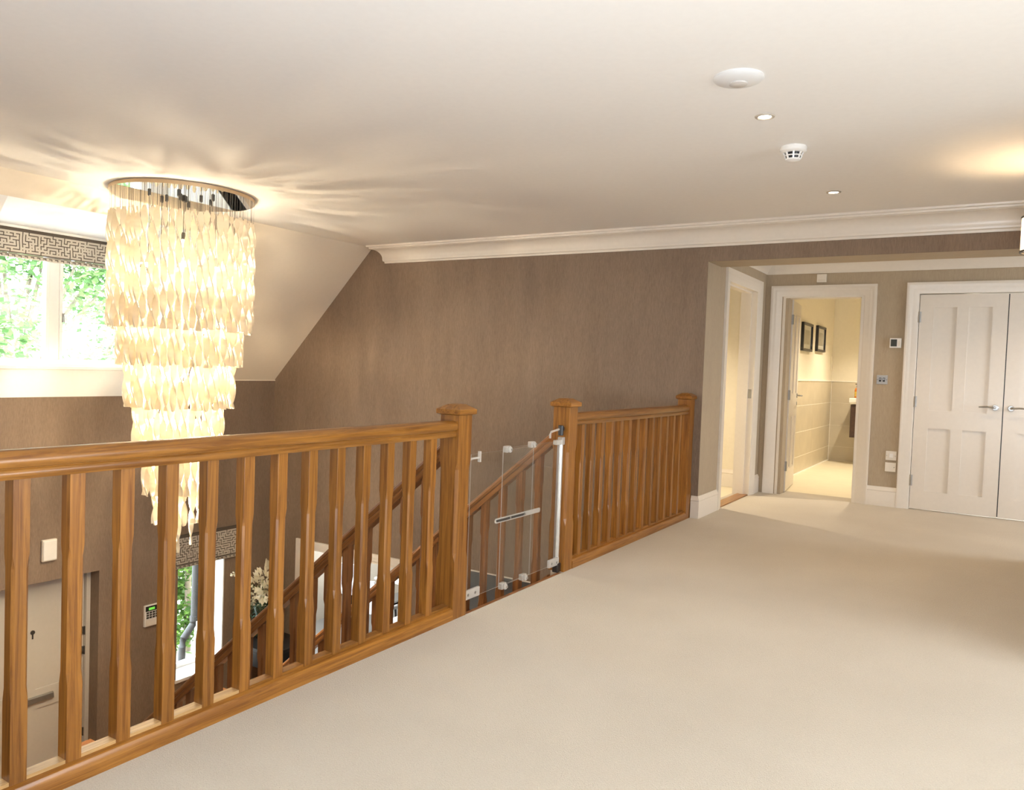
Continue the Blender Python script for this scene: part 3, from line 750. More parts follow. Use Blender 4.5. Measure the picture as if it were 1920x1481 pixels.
for bi, (dx, dy, zz, watts) in enumerate(BL):
    f = MB(); f.lathe([(.001, 0), (.012, 0), (.012, -.022), (.006, -.028), (.001, -.028)], (CX + dx, CY + dy, CZ - .030), n=12)
    f.tube([(CX + dx, CY + dy, CZ - .05), (CX + dx, CY + dy, zz + .075)], .0022, 6)
    f.tube([(CX + dx, CY + dy, zz + .08), (CX + dx, CY + dy, zz + .03)], .013, 10)
    g = build('lamp_holder', f, DARKGREY, ch, smooth=True)
    if bi:
        f = MB().lathe([(.014, .078), (.040, .070), (.058, .045), (.060, .0), (.0585, .0), (.0565, .044), (.039, .0685), (.014, .0765), (.014, .078)], (CX + dx, CY + dy, zz), n=24, caps=False)
        build('light_block_cup', f, PLASTIC, g, smooth=True)  # unseen cup added to keep bulb light off the ceiling
    f = MB().sphere((CX + dx, CY + dy, zz), .024, 14, sz=1.15); build('bulb', f, BULB, g, smooth=True)
    ld = bpy.data.lights.new('chandelier_bulb_light', 'POINT'); ld.energy = watts * .62; ld.color = (1.0, .82, .57); ld.shadow_soft_size = .035
    lo = bpy.data.objects.new('chandelier_bulb_light', ld); COL.objects.link(lo); lo.location = (CX + dx, CY + dy, zz - .05)

# ------------------------------------------------------------------ lamp at the right edge
LXc, LYc = .205, 4.96
lp = empty('pendant_lamp', (LXc, LYc, 1.86), 'white drum lamp with dark rims hanging at the right edge of the landing', 'lamp')
f = MB(); f.lathe([(.132, 1.897), (.134, 1.897), (.134, 2.068), (.132, 2.068)], (LXc, LYc, 0), n=40, caps=False)
f.f.append(tuple()) if False else None
build('lamp_shade', f, SHADE, lp, smooth=True)
for z in (1.888, 2.068):
    f = MB(); f.lathe([(.129, z), (.138, z), (.138, z + .010), (.129, z + .010), (.129, z)], (LXc, LYc, 0), n=40, caps=False)
    build('rim', f, DARKGREY, lp, smooth=True)
f = MB(); f.tube([(LXc, LYc, 1.885), (LXc, LYc, CZ - .02)], .006, 8); f.lathe([(.001, 0), (.05, 0), (.045, -.02), (.001, -.022)], (LXc, LYc, CZ), n=24)
build('stem', f, STEEL, lp, smooth=True)
f = MB(); f.box(LXc - .13, LYc - .006, 1.889, LXc + .13, LYc + .006, 1.895); f.box(LXc - .006, LYc - .13, 1.889, LXc + .006, LYc + .13, 1.895); build('cross_bar', f, DARKGREY, lp)
f = MB().sphere((LXc - .10, LYc - .03, 1.874), .014, 12); f.tube([(LXc - .10, LYc - .03, 1.88), (LXc - .10, LYc - .03, 1.892)], .004, 6); build('finial', f, CHROME, lp, smooth=True)
f = MB().sphere((LXc, LYc - .05, 1.98), .03, 12); build('bulb', f, BULB, lp, smooth=True)
ld = bpy.data.lights.new('pendant_lamp_light', 'POINT'); ld.energy = 7; ld.color = WARM; ld.shadow_soft_size = .03
lo = bpy.data.objects.new('pendant_lamp_light', ld); COL.objects.link(lo); lo.location = (LXc, LYc + .06, 2.0)

# ------------------------------------------------------------------ ceiling fittings
def downlight(x, y, z, label, watts, group='recessed ceiling downlights', col=WARM2):
    r = empty('downlight', (x, y, z), label, 'downlight', group)
    f = MB(); f.lathe([(.029, -.003), (.034, -.006), (.044, -.004), (.046, 0), (.029, 0), (.029, -.003)], (x, y, z - .0005), n=28, caps=False); build('ring', f, RING, r, smooth=True)
    f = MB(); f.lathe([(.001, -.001), (.029, -.001), (.029, -.002), (.001, -.0025)], (x, y, z), n=24); build('lens', f, LED, r)
    d = bpy.data.lights.new('downlight_beam', 'SPOT'); d.energy = watts; d.color = col; d.spot_size = math.radians(115); d.spot_blend = .8; d.shadow_soft_size = .03
    o = bpy.data.objects.new('downlight_beam', d); COL.objects.link(o); o.location = (x, y, z - .02)
downlight(-.970, 3.686, CZ, 'recessed downlight between the white disc and the smoke detector', 22)
downlight(-.951, 5.362, CZ, 'recessed downlight nearest to the white cornice', 22)
downlight(-1.1, 7.25, HC, 'left downlight in the hall ceiling hidden above the opening', 15, col=(1.0, .70, .40))
downlight(.1, 7.25, HC, 'middle downlight in the hall ceiling hidden above the opening', 15, col=(1.0, .70, .40))
downlight(1.3, 7.25, HC, 'right downlight in the hall ceiling hidden above the opening', 15, col=(1.0, .70, .40))
downlight(-1.2, 9.4, 2.42, 'nearer downlight in the bathroom ceiling', 105, col=(1.0, .86, .66))
downlight(-1.2, 11.0, 2.42, 'farther downlight in the bathroom ceiling', 105, col=(1.0, .86, .66))
downlight(-3.2, 7.3, 2.40, 'downlight in the side room ceiling', 130, col=(1.0, .86, .66))
f = MB(); c = (-.944, 3.162, CZ)
f.lathe([(.001, 0), (.098, 0), (.1, -.006), (.095, -.011), (.078, -.018), (.055, -.023), (.042, -.025)], c, n=48)
ap = build('ceiling_disc', f, plain('unit_white', (.74, .74, .74), .3, var=.01), None, smooth=True); tag(ap, 'round white shallow dome unit on the ceiling nearest the viewer', 'ceiling unit')
f = MB(); f.lathe([(.001, -.0245), (.041, -.0245), (.041, -.0235), (.036, -.0235), (.036, -.029), (.033, -.031), (.001, -.032)], c, n=36); build('centre_cap', f, plain('unit_cap', (.60, .57, .54), .4), ap, smooth=True)
sd = empty('smoke_detector', (-.961, 4.243, CZ), 'white smoke detector with dark vent slots on the ceiling', 'smoke detector')
c = (-.961, 4.243, CZ)
f = MB(); f.lathe([(.001, 0), (.066, 0), (.068, -.006), (.067, -.022), (.058, -.030), (.050, -.031), (.001, -.031)], c, n=36); build('base', f, PLASTIC, sd, smooth=True)
f = MB(); f.lathe([(.001, -.030), (.040, -.030), (.034, -.062), (.001, -.062)], c, n=24); build('sensor_core', f, BLACK, sd)
f = MB()
for k in range(8):
    a = 2*PI*k/8 + .25; u = Vector((math.cos(a), math.sin(a), 0)); t = Vector((-u.y, u.x, 0)); w = .0042
    C0 = Vector(c)
    f.loft([[C0 + u*.046 - t*w + Vector((0,0,-.029)), C0 + u*.046 + t*w + Vector((0,0,-.029)), C0 + u*.052 + t*w + Vector((0,0,-.029)), C0 + u*.052 - t*w + Vector((0,0,-.029))],
            [C0 + u*.032 - t*w + Vector((0,0,-.066)), C0 + u*.032 + t*w + Vector((0,0,-.066)), C0 + u*.038 + t*w + Vector((0,0,-.066)), C0 + u*.038 - t*w + Vector((0,0,-.066))]])
f.lathe([(.041, -.045), (.046, -.045), (.045, -.050), (.040, -.050), (.041, -.045)], c, n=28, caps=False)
build('vent_cage', f, PLASTIC, sd)
f = MB(); f.lathe([(.001, -.062), (.039, -.062), (.038, -.067), (.026, -.074), (.001, -.077)], c, n=28); build('nose_cap', f, PLASTIC, sd, smooth=True)

# ------------------------------------------------------------------ hall wall plates
def plate_y(name, x0, x1, z0, z1, mat, label, cat, d=.01, group=None):
    f = MB().box(x0, YH - d, z0, x1, YH - .0005, z1)
    return tag(build(name, f, mat, bev=.003), label, cat, group)
p = plate_y('call_box', -1.543, -1.455, 2.120, 2.200, IVORY, 'small square cream box above the bathroom door', 'wall box', .022)
f = MB().box(-1.530, YH - .0235, 2.140, -1.468, YH - .022, 2.142); build('seam', f, BEIGE, p)
p = plate_y('thermostat', -.868, -.770, 1.492, 1.582, PLASTIC, 'white thermostat with a dark square display beside the cupboard doors', 'thermostat', .022)
f = MB().box(-.858, YH - .0235, 1.505, -.806, YH - .022, 1.571); build('display', f, plain('grey_display', (.055, .062, .058), .15), p)
f = MB().box(-.795, YH - .0235, 1.510, -.780, YH - .022, 1.560); build('button', f, IVORY, p)
p = plate_y('light_switch', -.965, -.870, 1.148, 1.234, SATIN, 'chrome double light switch plate below the thermostat', 'light switch', .008)
for dx in (-.016, .016):
    f = MB().box(-.9175 + dx - .010, YH - .014, 1.172, -.9175 + dx + .010, YH - .008, 1.210); r_ = build('rocker', f, BLACK, p, bev=.002)
    f = MB().box(-.9175 + dx - .006, YH - .0150, 1.188, -.9175 + dx + .006, YH - .0140, 1.205); build('rocker_mark', f, CHROME, r_)
for dx in (-.040, .040):
    f = MB(); f.lathe([(.001, 0), (.0035, 0), (.001, .0015)], (-.9175 + dx, YH - .008, 1.191), (0, -1, 0), 8); build('screw', f, DARKGREY, p)
p = plate_y('fused_switch', -.852, -.760, .438, .524, IVORY, 'upper of two cream switch plates low on the hall wall', 'wall switch', .010)
f = MB().box(-.822, YH - .015, .462, -.790, YH - .010, .500); build('rocker', f, PLASTIC, p, bev=.002)
for dx in (-.036, .036):
    f = MB(); f.lathe([(.001, 0), (.004, 0), (.001, .002)], (-.806 + dx, YH - .010, .481), (0, -1, 0), 8); build('screw', f, STEEL, p)
p = plate_y('outlet_plate', -.853, -.761, .330, .416, IVORY, 'lower of two cream switch plates just above the skirting', 'wall switch', .010)
f = MB(); f.lathe([(.001, 0), (.005, 0), (.001, .002)], (-.775, YH - .010, .373), (0, -1, 0), 8); build('screw', f, STEEL, p)

# ------------------------------------------------------------------ left wall items
f = MB().box(XL + .0005, 3.617, -.690, XL + .035, 3.745, -.495)
p = tag(build('door_chime', f, IVORY, bev=.008), 'white door chime box high on the brown wall above the front door', 'door chime')
f = MB().box(XL + .035, 3.622, -.680, XL + .045, 3.738, -.505); build('cover', f, PLASTIC, p, bev=.006)
kp = MB().box(XL + .0005, 4.610, -1.540, XL + .028, 4.770, -1.325)
p = tag(build('alarm_keypad', kp, PLASTIC, bev=.005), 'white alarm keypad with green lit display between the door and the low window', 'alarm keypad')
f = MB().box(XL + .028, 4.618, -1.385, XL + .031, 4.762, -1.335); s_ = build('display_panel', f, BLACK, p)
f = MB().box(XL + .031, 4.650, -1.374, XL + .0325, 4.715, -1.350); build('display', f, LCD, s_)
for r in range(3):
    for c_ in range(4):
        f = MB().box(XL + .028, 4.628 + .033*c_, -1.410 - .024*r, XL + .032, 4.652 + .033*c_, -1.393 - .024*r); build('key', f, DARKGREY, p)
f = MB().box(XL + .028, 4.622, -1.532, XL + .033, 4.758, -1.470); build('flap', f, IVORY, p, bev=.002)
f = MB(); f.lathe([(.001, 0), (.030, 0), (.028, .022), (.016, .040), (.001, .044)], (-6.98, YW - .0005, -.26), (0, -1, 0), 18)
f.v = [(x, y, -.26 + (z + .26) * 1.8) for x, y, z in f.v]
tag(build('motion_sensor', f, IVORY, smooth=True), 'small oval cream motion sensor near the corner of the brown wall', 'sensor')

# ------------------------------------------------------------------ roman blinds with a maze print
def maze_cells(nx, ny, seed):
    rnd = random.Random(seed); gw, gh = nx, ny
    H = 2*gh + 1; Wd = 2*gw + 1
    g = [[1]*Wd for _ in range(H)]
    stack = [(0, 0)]; g[1][1] = 0; seen = {(0, 0)}
    while stack:
        x, y = stack[-1]; opts = []
        for dx, dy in ((1,0),(-1,0),(0,1),(0,-1)):
            q = ((x+dx) % gw, y+dy)
            if 0 <= q[1] < gh and 0 <= x+dx < gw and q not in seen: opts.append((dx, dy, q))
        if not opts: stack.pop(); continue
        dx, dy, q = rnd.choice(opts)
        g[2*y+1+dy][2*x+1+dx] = 0; g[2*q[1]+1][2*q[0]+1] = 0; seen.add(q); stack.append(q)
    for y in range(1, H-1):
        for x in range(1, Wd-1):
            if g[y][x] and rnd.random() < .16 and (x % 2) != (y % 2): g[y][x] = 0
    return g
def roman_blind(label, y0, y1, z0, z1, x, cell, seed, hem):
    b = empty('roman_blind', (x, (y0+y1)/2, z0), label, 'blind', 'patterned roman blinds')
    nx = int((y1-y0) / (cell*2)); ny = max(2, int((z1-z0) / (cell*2)))
    g = maze_cells(nx, ny, seed); H, Wd = len(g), len(g[0])
    # corridors are twice as wide as the printed lines
    wy = [1.0 if i % 2 == 0 else 2.0 for i in range(Wd)]; wz = [1.0 if i % 2 == 0 else 2.0 for i in range(H)]
    sy_ = (y1-y0)/sum(wy); sz = (z1-z0)/sum(wz)
    ys = [y0]; zs = [z0]
    for w in wy: ys.append(ys[-1] + w*sy_)
    for w in wz: zs.append(zs[-1] + w*sz)
    mb = MB()
    for z in zs:
        for y in ys: mb.v.append((x + .030 + .004*math.sin((z - z0)*40), y, z))
    n = len(ys)
    for j in range(H):
        for i in range(Wd):
            a = j*n + i; mb.f.append((a, a+1, a+n+1, a+n)); mb.m.append(1 if g[j][i] else 0)
    nf = len(mb.f)
    b0 = len(mb.v)
    mb.box(x, y0, z0, x + .024, y1, z1)
    build('fabric', mb, [FABRIC, FABDARK], b, fix=False)
    f = MB(); f.box(x - .002, y0, z0 - hem, x + .020, y1, z0 - .004)
    k = int((y1-y0)/.05)
    hm = build('hem', f, FABRIC, b, bev=.004)
    f = MB()
    for i in range(k):
        yy = y0 + (i + .5)*(y1-y0)/k; f.box(x + .0205, yy - .012, z0 - hem*.62, x + .0212, yy + .012, z0 - hem*.40)
        f.box(x + .0205, yy + .010, z0 - hem*.9, x + .0212, yy + .016, z0 - hem*.40)
    f.box(x + .0205, y0, z0 - .010, x + .0212, y1, z0 - .005)
    build('hem_print', f, FABDARK, hm)
    f = MB(); f.box(x - .01, y0, z1, x + .03, y1, z1 + .02); build('head_rail', f, FABDARK, b)
roman_blind('wide greek key patterned roman blind at the top of the dormer window', 2.78, 4.66, 1.998, 2.19, XL - .025, .0125, 3, .038)
roman_blind('small greek key patterned roman blind over the low window', 4.86, 5.735, -.985, -.70, XL + .01, .0125, 8, .04)

# ------------------------------------------------------------------ bathroom
BX0, BX1, BY0, BY1 = -2.036, -.3, YH + .15, 12.03
f = MB(); f.box(BX0 - .1, BY0 + .12, 0, BX0, BY1 + .1, 2.5)
wbl = struct('wall_bathroom_left', f, CREAM, 'cream bathroom wall with two framed pictures over a tiled dado', 'wall')
f = MB(); f.box(BX0, BY1, 0, BX1, BY1 + .1, 2.5)
wbb = struct('wall_bathroom_back', f, CREAM, 'cream bathroom end wall behind the basin', 'wall')
f = MB(); f.box(BX1, BY0, 0, BX1 + .1, BY1 + .1, 2.5)
struct('wall_bathroom_right', f, CREAM, 'hidden right wall of the bathroom', 'wall')
f = MB().box(BX0 - .1, BY0, 2.42, BX1 + .1, BY1 + .1, 2.5)
struct('ceiling_bathroom', f, CEIL, 'white bathroom ceiling', 'ceiling')
f = MB().box(BX0 - .001, BY0 + .12, .0, BX0 + .006, BY1, 1.147); build('grout', f, GROUT, wbl)
f = MB().box(BX0, BY1 - .006, .0, BX1, BY1 + .001, 1.147); build('grout', f, GROUT, wbb)
rows = [(0.004, .205), (.213, .510), (.518, .834), (.842, 1.140)]
for z0, z1 in rows:
    y = BY1 - .008
    while y > BY0 + .2:
        y2 = max(y - 1.27, BY0 + .13); f = MB().box(BX0 + .006, y2 + .0005, z0, BX0 + .0078, y - .001, z1); build('tile', f, TILE, wbl); y = y2
f = MB()
for z0, z1 in rows:
    x = BX0 + .014
    while x < BX1 - .05:
        x2 = min(x + .62, BX1 - .002); f = MB().box(x, BY1 - .0078, z0 if z0 < .1 else z0 - .006, x2 - .001, BY1 - .006, z1); build('tile', f, TILE, wbb); x = x2
f = MB(); f.box(BX0, BY0 + .13, 1.143, BX0 + .016, BY1, 1.156); f.box(BX0, BY1 - .016, 1.143, BX1, BY1, 1.156); f.box(BX0 + .006, BY0 + .15, 0, BX0 + .02, BY1, .012)
struct('trim_6', f, GROUT, 'pale trim along the top of the bathroom tiles', 'trim')
def picture(y0, y1, z0, z1, label, seed):
    r = empty('framed_picture', (BX0, (y0+y1)/2, z0), label, 'picture', 'bathroom pictures')
    f = MB(); w = .030; d = .035
    f.box(BX0 + .001, y0, z0, BX0 + d, y0 + w, z1); f.box(BX0 + .001, y1 - w, z0, BX0 + d, y1, z1); f.box(BX0 + .001, y0 + w, z0, BX0 + d, y1 - w, z0 + w); f.box(BX0 + .001, y0 + w, z1 - w, BX0 + d, y1 - w, z1)
    build('frame', f, BLACK, r, bev=.003)
    f = MB().box(BX0 + .001, y0 + w, z0 + w, BX0 + .016, y1 - w, z1 - w); build('mount', f, plain('picture_mount', (.80, .78, .72), .7), r)
    f = MB().box(BX0 + .016, y0 + .13, z0 + .085, BX0 + .018, y1 - .11, z1 - .085); pr = build('print', f, plain('pale_grey_print', (.42, .39, .33), .7, var=.45, scale=9), r)
    f = MB().box(BX0 + .020, y0 + w, z0 + w, BX0 + .022, y1 - w, z1 - w); build('glazing', f, CLEAR, r)
picture(9.84, 10.40, 1.512, 1.858, 'black framed picture nearer the bathroom door', 1)
picture(10.73, 11.27, 1.535, 1.872, 'black framed picture nearer the bathroom corner', 2)
f = MB().box(BX0 + .001, 11.93, 1.30, BX0 + .012, 11.98, 1.50); tag(build('pull_switch_plate', f, CREAM, bev=.003), 'narrow cream plate on the bathroom wall near the corner', 'wall plate')
vu = empty('vanity_unit', (-1.2, 11.8, .38), 'dark wood wall hung vanity with white basin in the bathroom', 'vanity unit')
f = MB().box(-1.695, 11.60, .38, -.75, BY1 - .011, .835); build('cabinet', f, WENGE, vu, bev=.004)
f = MB().box(-1.690, 11.585, .39, -.755, 11.60, .80); dw = build('drawer_front', f, WENGE, vu, bev=.003)
f = MB(); f.tube([(-1.60, 11.585, .795), (-1.60, 11.560, .795), (-1.2, 11.560, .795), (-1.2, 11.585, .795)], .007, 8); build('handle', f, CHROME, dw, smooth=True)
f = MB(); f.loft([[(-1.70, 11.58, .84), (-.745, 11.58, .84), (-.745, BY1 - .011, .84), (-1.70, BY1 - .011, .84)], [(-1.715, 11.565, .87), (-.73, 11.565, .87), (-.73, BY1 - .011, .87), (-1.715, BY1 - .011, .87)], [(-1.715, 11.565, .925), (-.73, 11.565, .925), (-.73, BY1 - .011, .925), (-1.715, BY1 - .011, .925)], [(-1.60, 11.66, .925), (-.85, 11.66, .925), (-.85, BY1 - .14, .925), (-1.60, BY1 - .14, .925)], [(-1.52, 11.72, .86), (-.93, 11.72, .86), (-.93, BY1 - .2, .86), (-1.52, BY1 - .2, .86)]])
build('basin', f, CERAMIC, vu, bev=.008)
sb = empty('soap_bottle', (-1.625, 11.70, .9255), 'amber soap bottle with black pump on the basin edge', 'bottle')
c = (-1.632, 11.70, .9255)
f = MB(); f.lathe([(.001, 0), (.034, 0), (.036, .006), (.036, .115), (.028, .135), (.012, .145), (.012, .155)], c, n=20); build('bottle_body', f, plain('amber_liquid', (.65, .20, .03), .15), sb, smooth=True)
f = MB(); f.lathe([(.0365, .025), (.0368, .025), (.0368, .09), (.0365, .09)], c, n=20); build('bottle_label', f, plain('yellow_label', (.75, .50, .08), .5), sb, smooth=True)
f = MB(); f.lathe([(.001, .150), (.014, .150), (.014, .168), (.006, .170), (.006, .19), (.001, .19)], c, n=14); f.box(c[0] - .03, c[1] - .006, c[2] + .188, c[0] + .01, c[1] + .006, c[2] + .198); build('pump', f, BLACK, sb)

# ------------------------------------------------------------------ flowers in the lower corner
cs = empty('console_table', (-6.75, 5.75, FZ), 'dark console table in the corner under the flowers', 'table')
f = MB().box(-7.05, 5.60, FZ + .80, -6.35, 6.14, FZ + .84); build('table_top', f, BLACK, cs, bev=.005)
for x in (-7.02, -6.42):
    for y in (5.63, 6.07): build('leg', MB().box(x, y, FZ, x + .045, y + .045, FZ + .80), BLACK, cs)
f = MB().box(-7.0, 5.64, FZ + .62, -6.40, 6.10, FZ + .80); build('apron', f, BLACK, cs)
VX, VY, VZ = -6.84, 5.88, FZ + .841
va = empty('vase', (VX, VY, VZ), 'clear glass vase of white flowers on the dark console table', 'vase')
VG = clear('vase_glass', (.80, .86, .86), .10)
f = MB(); f.lathe([(.001, 0), (.06, 0), (.062, .01), (.075, .12), (.11, .28), (.14, .385), (.136, .385), (.10, .27), (.066, .10), (.05, .02), (.001, .018)], (VX, VY, VZ), n=28); build('vase_body', f, VG, va, smooth=True)
FERN = plain('fern_green', (.035, .085, .050), .5, var=.4, scale=40)
PETAL = translucent('cream_petal', (.86, .80, .62), .25, .5)
STEM = plain('flower_stem', (.16, .22, .07), .5)
rnd = random.Random(5)
def bouquet_head(c, r, n, petal_l, petal_w, mb):
    for i in range(n):
        u = Vector((rnd.gauss(0, 1), rnd.gauss(0, 1), rnd.gauss(.1, 1))).normalized()
        b = Vector(c) + u*r*rnd.uniform(.55, 1); t = u.cross(Vector((rnd.random(), rnd.random(), rnd.random()))).normalized()
        s_ = u.cross(t); o_ = (u*.5 + t*.85).normalized()*petal_l
        m_ = b + o_*.55 + u*.006
        mb.add([b, m_ + s_*petal_w, b + o_, m_ - s_*petal_w], [(0, 1, 2, 3)])
heads = [((VX, VY, VZ + .43), .13, 'ball'), ((VX + .10, VY - .07, VZ + .54), .11, 'lily'), ((VX - .09, VY + .02, VZ + .56), .11, 'lily'), ((VX + .02, VY - .02, VZ + .68), .10, 'lily'), ((VX + .15, VY + .08, VZ + .46), .10, 'ball'), ((VX - .14, VY - .07, VZ + .40), .10, 'ball'), ((VX + .08, VY + .06, VZ + .78), .05, 'lily')]
for c, r, k in heads:
    mb = MB()
    if k == 'ball': bouquet_head(c, r, 90, .035, .016, mb)
    else: bouquet_head(c, r*.5, 22, .105, .026, mb)
    h = build('flower_head', mb, PETAL, va, fix=False)
    f = MB().tube([(VX, VY, VZ + .05), (VX + (c[0]-VX)*.5, VY + (c[1]-VY)*.5, VZ + .25), c], .004, 5); build('flower_stem', f, STEM, h)
mb = MB()
sprig = [Vector((VX - .02, VY - .06, VZ + .52)), Vector((VX - .06, VY - .16, VZ + .70)), Vector((VX - .06, VY - .26, VZ + .78)), Vector((VX - .07, VY - .36, VZ + .77))]
for i in range(16):
    t = i/15*2.99; k = int(t); p_ = sprig[k].lerp(sprig[k+1], t-k); bouquet_head(p_, .02, 4, .035, .012, mb)
h = build('orchid_sprig', mb, PETAL, va, fix=False); build('flower_stem', MB().tube(sprig, .003, 5), STEM, h)
mb = MB().tube([(VX + .04, VY, VZ + .7), (VX + .05, VY - .01, VZ + .80), (VX + .055, VY - .01, VZ + .90)], [.012, .018, .004], 6); build('flower_bud', mb, PETAL, va, smooth=True)
for i in range(13):
    a = 2*PI*i/13; mb = MB()
    for k in range(9):
        t = k/8; pr_ = .05 + .12*t; z = VZ + .40 - .30*t*t
        c0 = Vector((VX + math.cos(a)*pr_, VY + math.sin(a)*pr_, z)); tt = Vector((-math.sin(a), math.cos(a), 0))
        for sgn in (-1, 1):
            q = c0 + tt*sgn*.05*(1 - t*.6) + Vector((0, 0, -.03)); mb.add([c0 + Vector((0,0,.006)), q + Vector((0,0,.005)), q - Vector((0,0,.008)), c0 - Vector((0,0,.010))], [(0, 1, 2, 3)])
    build('fern_leaf', mb, FERN, va, fix=False)

# ------------------------------------------------------------------ dining room furniture
LEATHER = plain('white_leather', (.80, .80, .80), .4, var=.02)
def dining_chair(x, y, rz, label):
    c = empty('dining_chair', (x, y, FZ), label, 'chair', 'white dining chairs'); c.rotation_euler = (0, 0, rz)
    def part(name, mb, mat, **k):
        o = build(name, mb, mat, None, org=(0, 0, 0), **k); o.parent = c; o.location = (0, 0, 0); return o
    bk = []
    for i in range(9):
        t = -1 + 2*i/8; bk.append((t*.22, .20 - .05*(1 - t*t) * -1))
    m = MB(); rings = []
    for z, s_, tilt in ((.42, .94, 0), (.55, 1, .02), (.75, 1, .045), (.86, .97, .06), (.905, .86, .065)):
        rings.append([(u*s_, v + tilt, z) for u, v in bk] + [(u*s_, v + tilt + .035, z) for u, v in reversed(bk)])
    m.loft(rings); part('backrest', m, LEATHER, smooth=True, bev=.006)
    m = MB().box(-.22, -.22, .40, .22, .23, .47); part('seat', m, LEATHER, bev=.02)
    for sx in (-1, 1):
        for sy_ in (-1, 1): part('leg', MB().tube([(sx*.19, sy_*.19, .40), (sx*.21, sy_*.22, 0)], [.016, .011], 8), BLACK)
dining_chair(-7.42, 8.45, PI, 'white leather dining chair with a rounded back at the near table side')
dining_chair(-8.25, 8.95, PI + .3, 'white leather dining chair at the far end of the table')
tb = empty('dining_table', (-6.7, 9.3, FZ), 'white topped dining table with black legs behind the chairs', 'table')
build('table_top', MB().box(-7.75, 8.75, FZ + .72, -5.6, 9.75, FZ + .75), APRON, tb, bev=.006)
for x in (-7.6, -5.8):
    for y in (8.85, 9.60): build('leg', MB().box(x, y, FZ, x + .06, y + .06, FZ + .72), BLACK, tb)
f = MB(); f.box(-7.30, 8.80, FZ + .751, -6.75, 9.12, FZ + .80); b_ = tag(build('storage_box', f, APRON, bev=.004), 'flat white box with a red edge on the dining table', 'box')
f = MB().box(-7.302, 8.797, FZ + .788, -6.748, 9.123, FZ + .803); build('lid', f, plain('red_card', (.55, .03, .06), .5), b_)
ps = empty('side_chair', (-6.62, 8.05, FZ), 'black framed chair with white seat below the red edged box', 'chair')
build('seat', MB().box(-6.88, 7.85, FZ + .42, -6.40, 8.30, FZ + .47), LEATHER, ps, bev=.02)
for x in (-6.86, -6.43):
    f = MB().tube([(x, 7.88, FZ + .66), (x, 7.88, FZ + .02), (x, 8.30, FZ + .02), (x, 8.30, FZ + .42)], .016, 8); build('side_frame', f, BLACK, ps, smooth=True)
    build('armrest', MB().box(x - .025, 7.86, FZ + .65, x + .025, 8.28, FZ + .68), BLACK, ps, bev=.006)
build('backrest', MB().box(-6.86, 8.27, FZ + .5, -6.43, 8.30, FZ + .80), BLACK, ps, bev=.01)

# ------------------------------------------------------------------ outdoors
f = MB().box(-40, -25, FZ - .3, 30, 40, FZ - .11)
struct('ground', f, plain('paving', (.42, .40, .36), .8, var=.1, scale=1.5), 'pale paved ground outside the house', 'ground')
GREEN = [translucent('leaf_green_light', (.25, .40, .15), .4, .6), translucent('leaf_green_dark', (.12, .24, .085), .35, .6)]
BARK = plain('tree_bark', (.30, .25, .20), .8, var=.3, scale=12)
def leaves(mb, c, r, n, size, rnd, flat=1.0):
    for i in range(n):
        u = Vector((rnd.gauss(0,1), rnd.gauss(0,1), rnd.gauss(0,1))).normalized() * r * rnd.random()**.45
        u.z *= flat; p_ = Vector(c) + u
        a = Vector((rnd.gauss(0,1), rnd.gauss(0,1), rnd.gauss(0,.5))).normalized(); b = a.cross(Vector((rnd.random(), rnd.random(), 1))).normalized()
        s_ = size*rnd.uniform(.6, 1.3)
        mb.add([p_, p_ + a*s_*.5 + b*s_*.3, p_ + a*s_, p_ + a*s_*.5 - b*s_*.3], [(0, 1, 2, 3)], 0 if rnd.random() < .6 else 1)
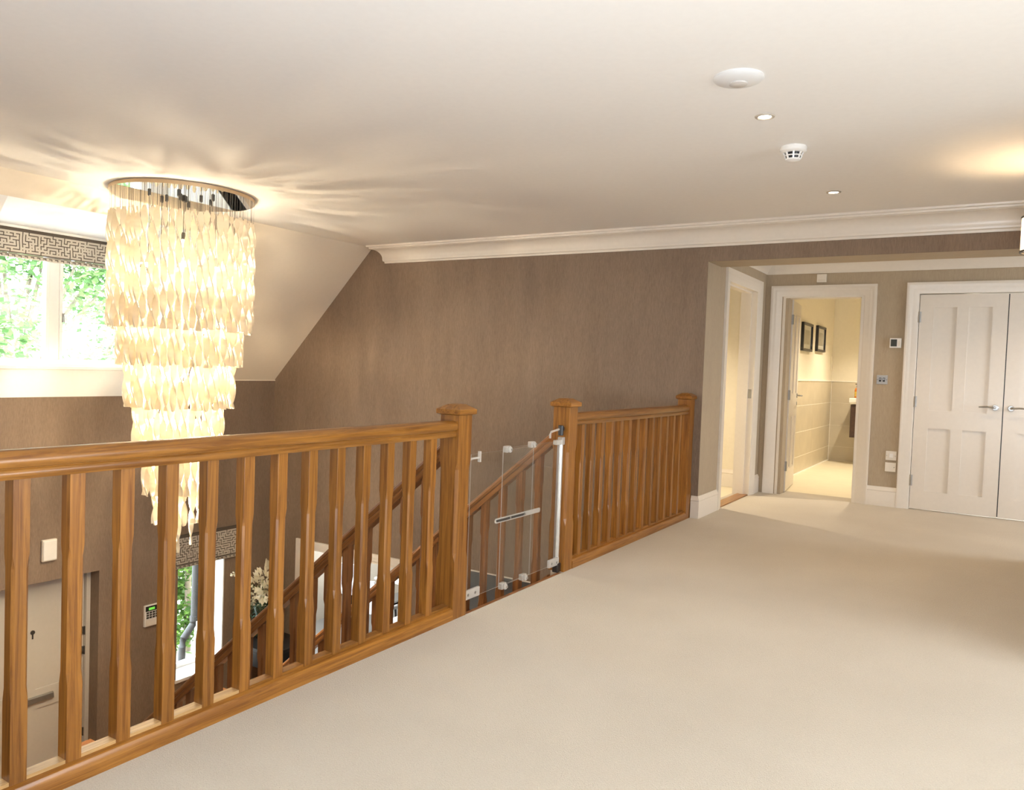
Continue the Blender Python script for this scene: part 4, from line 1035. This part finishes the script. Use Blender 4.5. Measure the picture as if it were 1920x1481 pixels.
def tree(x, y, h, r, label, seed, n=9000):
    rnd = random.Random(seed)
    t = empty('garden_tree', (x, y, FZ - .1), label, 'tree', 'trees outside the dormer window')
    f = MB().tube([(x, y, FZ - .1), (x + .1, y + .1, h*.3 + FZ), (x, y - .1, h*.75 + FZ)], [.24, .17, .07], 10); build('trunk', f, BARK, t, smooth=True)
    cl = []
    for i in range(16):
        a = rnd.uniform(0, 2*PI); rr = r*rnd.uniform(.25, .95); z = FZ + h*rnd.uniform(.42, 1.0)
        c = (x + math.cos(a)*rr, y + math.sin(a)*rr, z); cl.append(c)
        z0 = FZ + h*rnd.uniform(.3, .6)
        f = MB().tube([(x, y, z0), ((x + c[0])/2, (y + c[1])/2, (z0 + z)/2 + .15), c], [.07, .05, .015], 7); build('branch', f, BARK, t, smooth=True)
    mb = MB()
    for c in cl: leaves(mb, c, r*.42, n // 16, .17, rnd, .8)
    o = build('foliage', mb, GREEN, t, fix=False); o['kind'] = 'stuff'
tree(-15.5, 7.3, 6.6, 2.1, 'leafy green tree seen through the left dormer pane', 21)
tree(-20.5, 11.6, 5.4, 2.1, 'paler tree farther off seen through the right dormer pane', 22, 3500)
f = MB().box(-11.6, 8.2, FZ - .1, -11.3, 12.5, .3)
tag(build('garden_wall', f, plain('white_render', (.78, .72, .68), .8, var=.03)), 'pale rendered wall outside the low window', 'wall')
rnd = random.Random(9); mb = MB()
sh = empty('garden_shrub', (-9.3, 6.7, FZ - .1), 'bright green shrub outside the low window', 'shrub')
for i in range(15):
    leaves(mb, (-9.3 + rnd.uniform(-.25, .25), 6.66 + rnd.uniform(-.22, .16), FZ + .12 + i*.105), .24, 170, .10, rnd)
o = build('foliage', mb, [translucent('shrub_leaf_light', (.17, .30, .06), .4, .6), translucent('shrub_leaf_dark', (.07, .15, .03), .35, .6)], sh, fix=False); o['kind'] = 'stuff'
f = MB().tube([(-9.3, 6.7, FZ - .1), (-9.28, 6.68, FZ + .9), (-9.3, 6.66, FZ + 1.7)], [.05, .04, .02], 8); build('stem', f, BARK, sh)
dp = empty('drainpipe', (-8.2, 6.0, FZ - .1), 'grey drainpipe with an offset bend outside the low window', 'drainpipe')
GP = plain('grey_pipe', (.042, .043, .045), .7)
f = MB().tube([(-8.2, 6.03, .2), (-8.2, 6.0, -2.0), (-8.2, 5.985, -2.10), (-8.2, 5.86, -2.24), (-8.2, 5.84, -2.34), (-8.2, 5.83, FZ - .1)], .042, 14); build('pipe', f, GP, dp, smooth=True)
for z in (-2.03, -1.0): build('collar', MB().tube([(-8.2, 6.0, z - .03), (-8.2, 6.0, z + .03)], .052, 14), GP, dp)
build('bracket', MB().box(-8.21, 6.04, -1.98, -8.19, 6.25, -1.95), GP, dp)
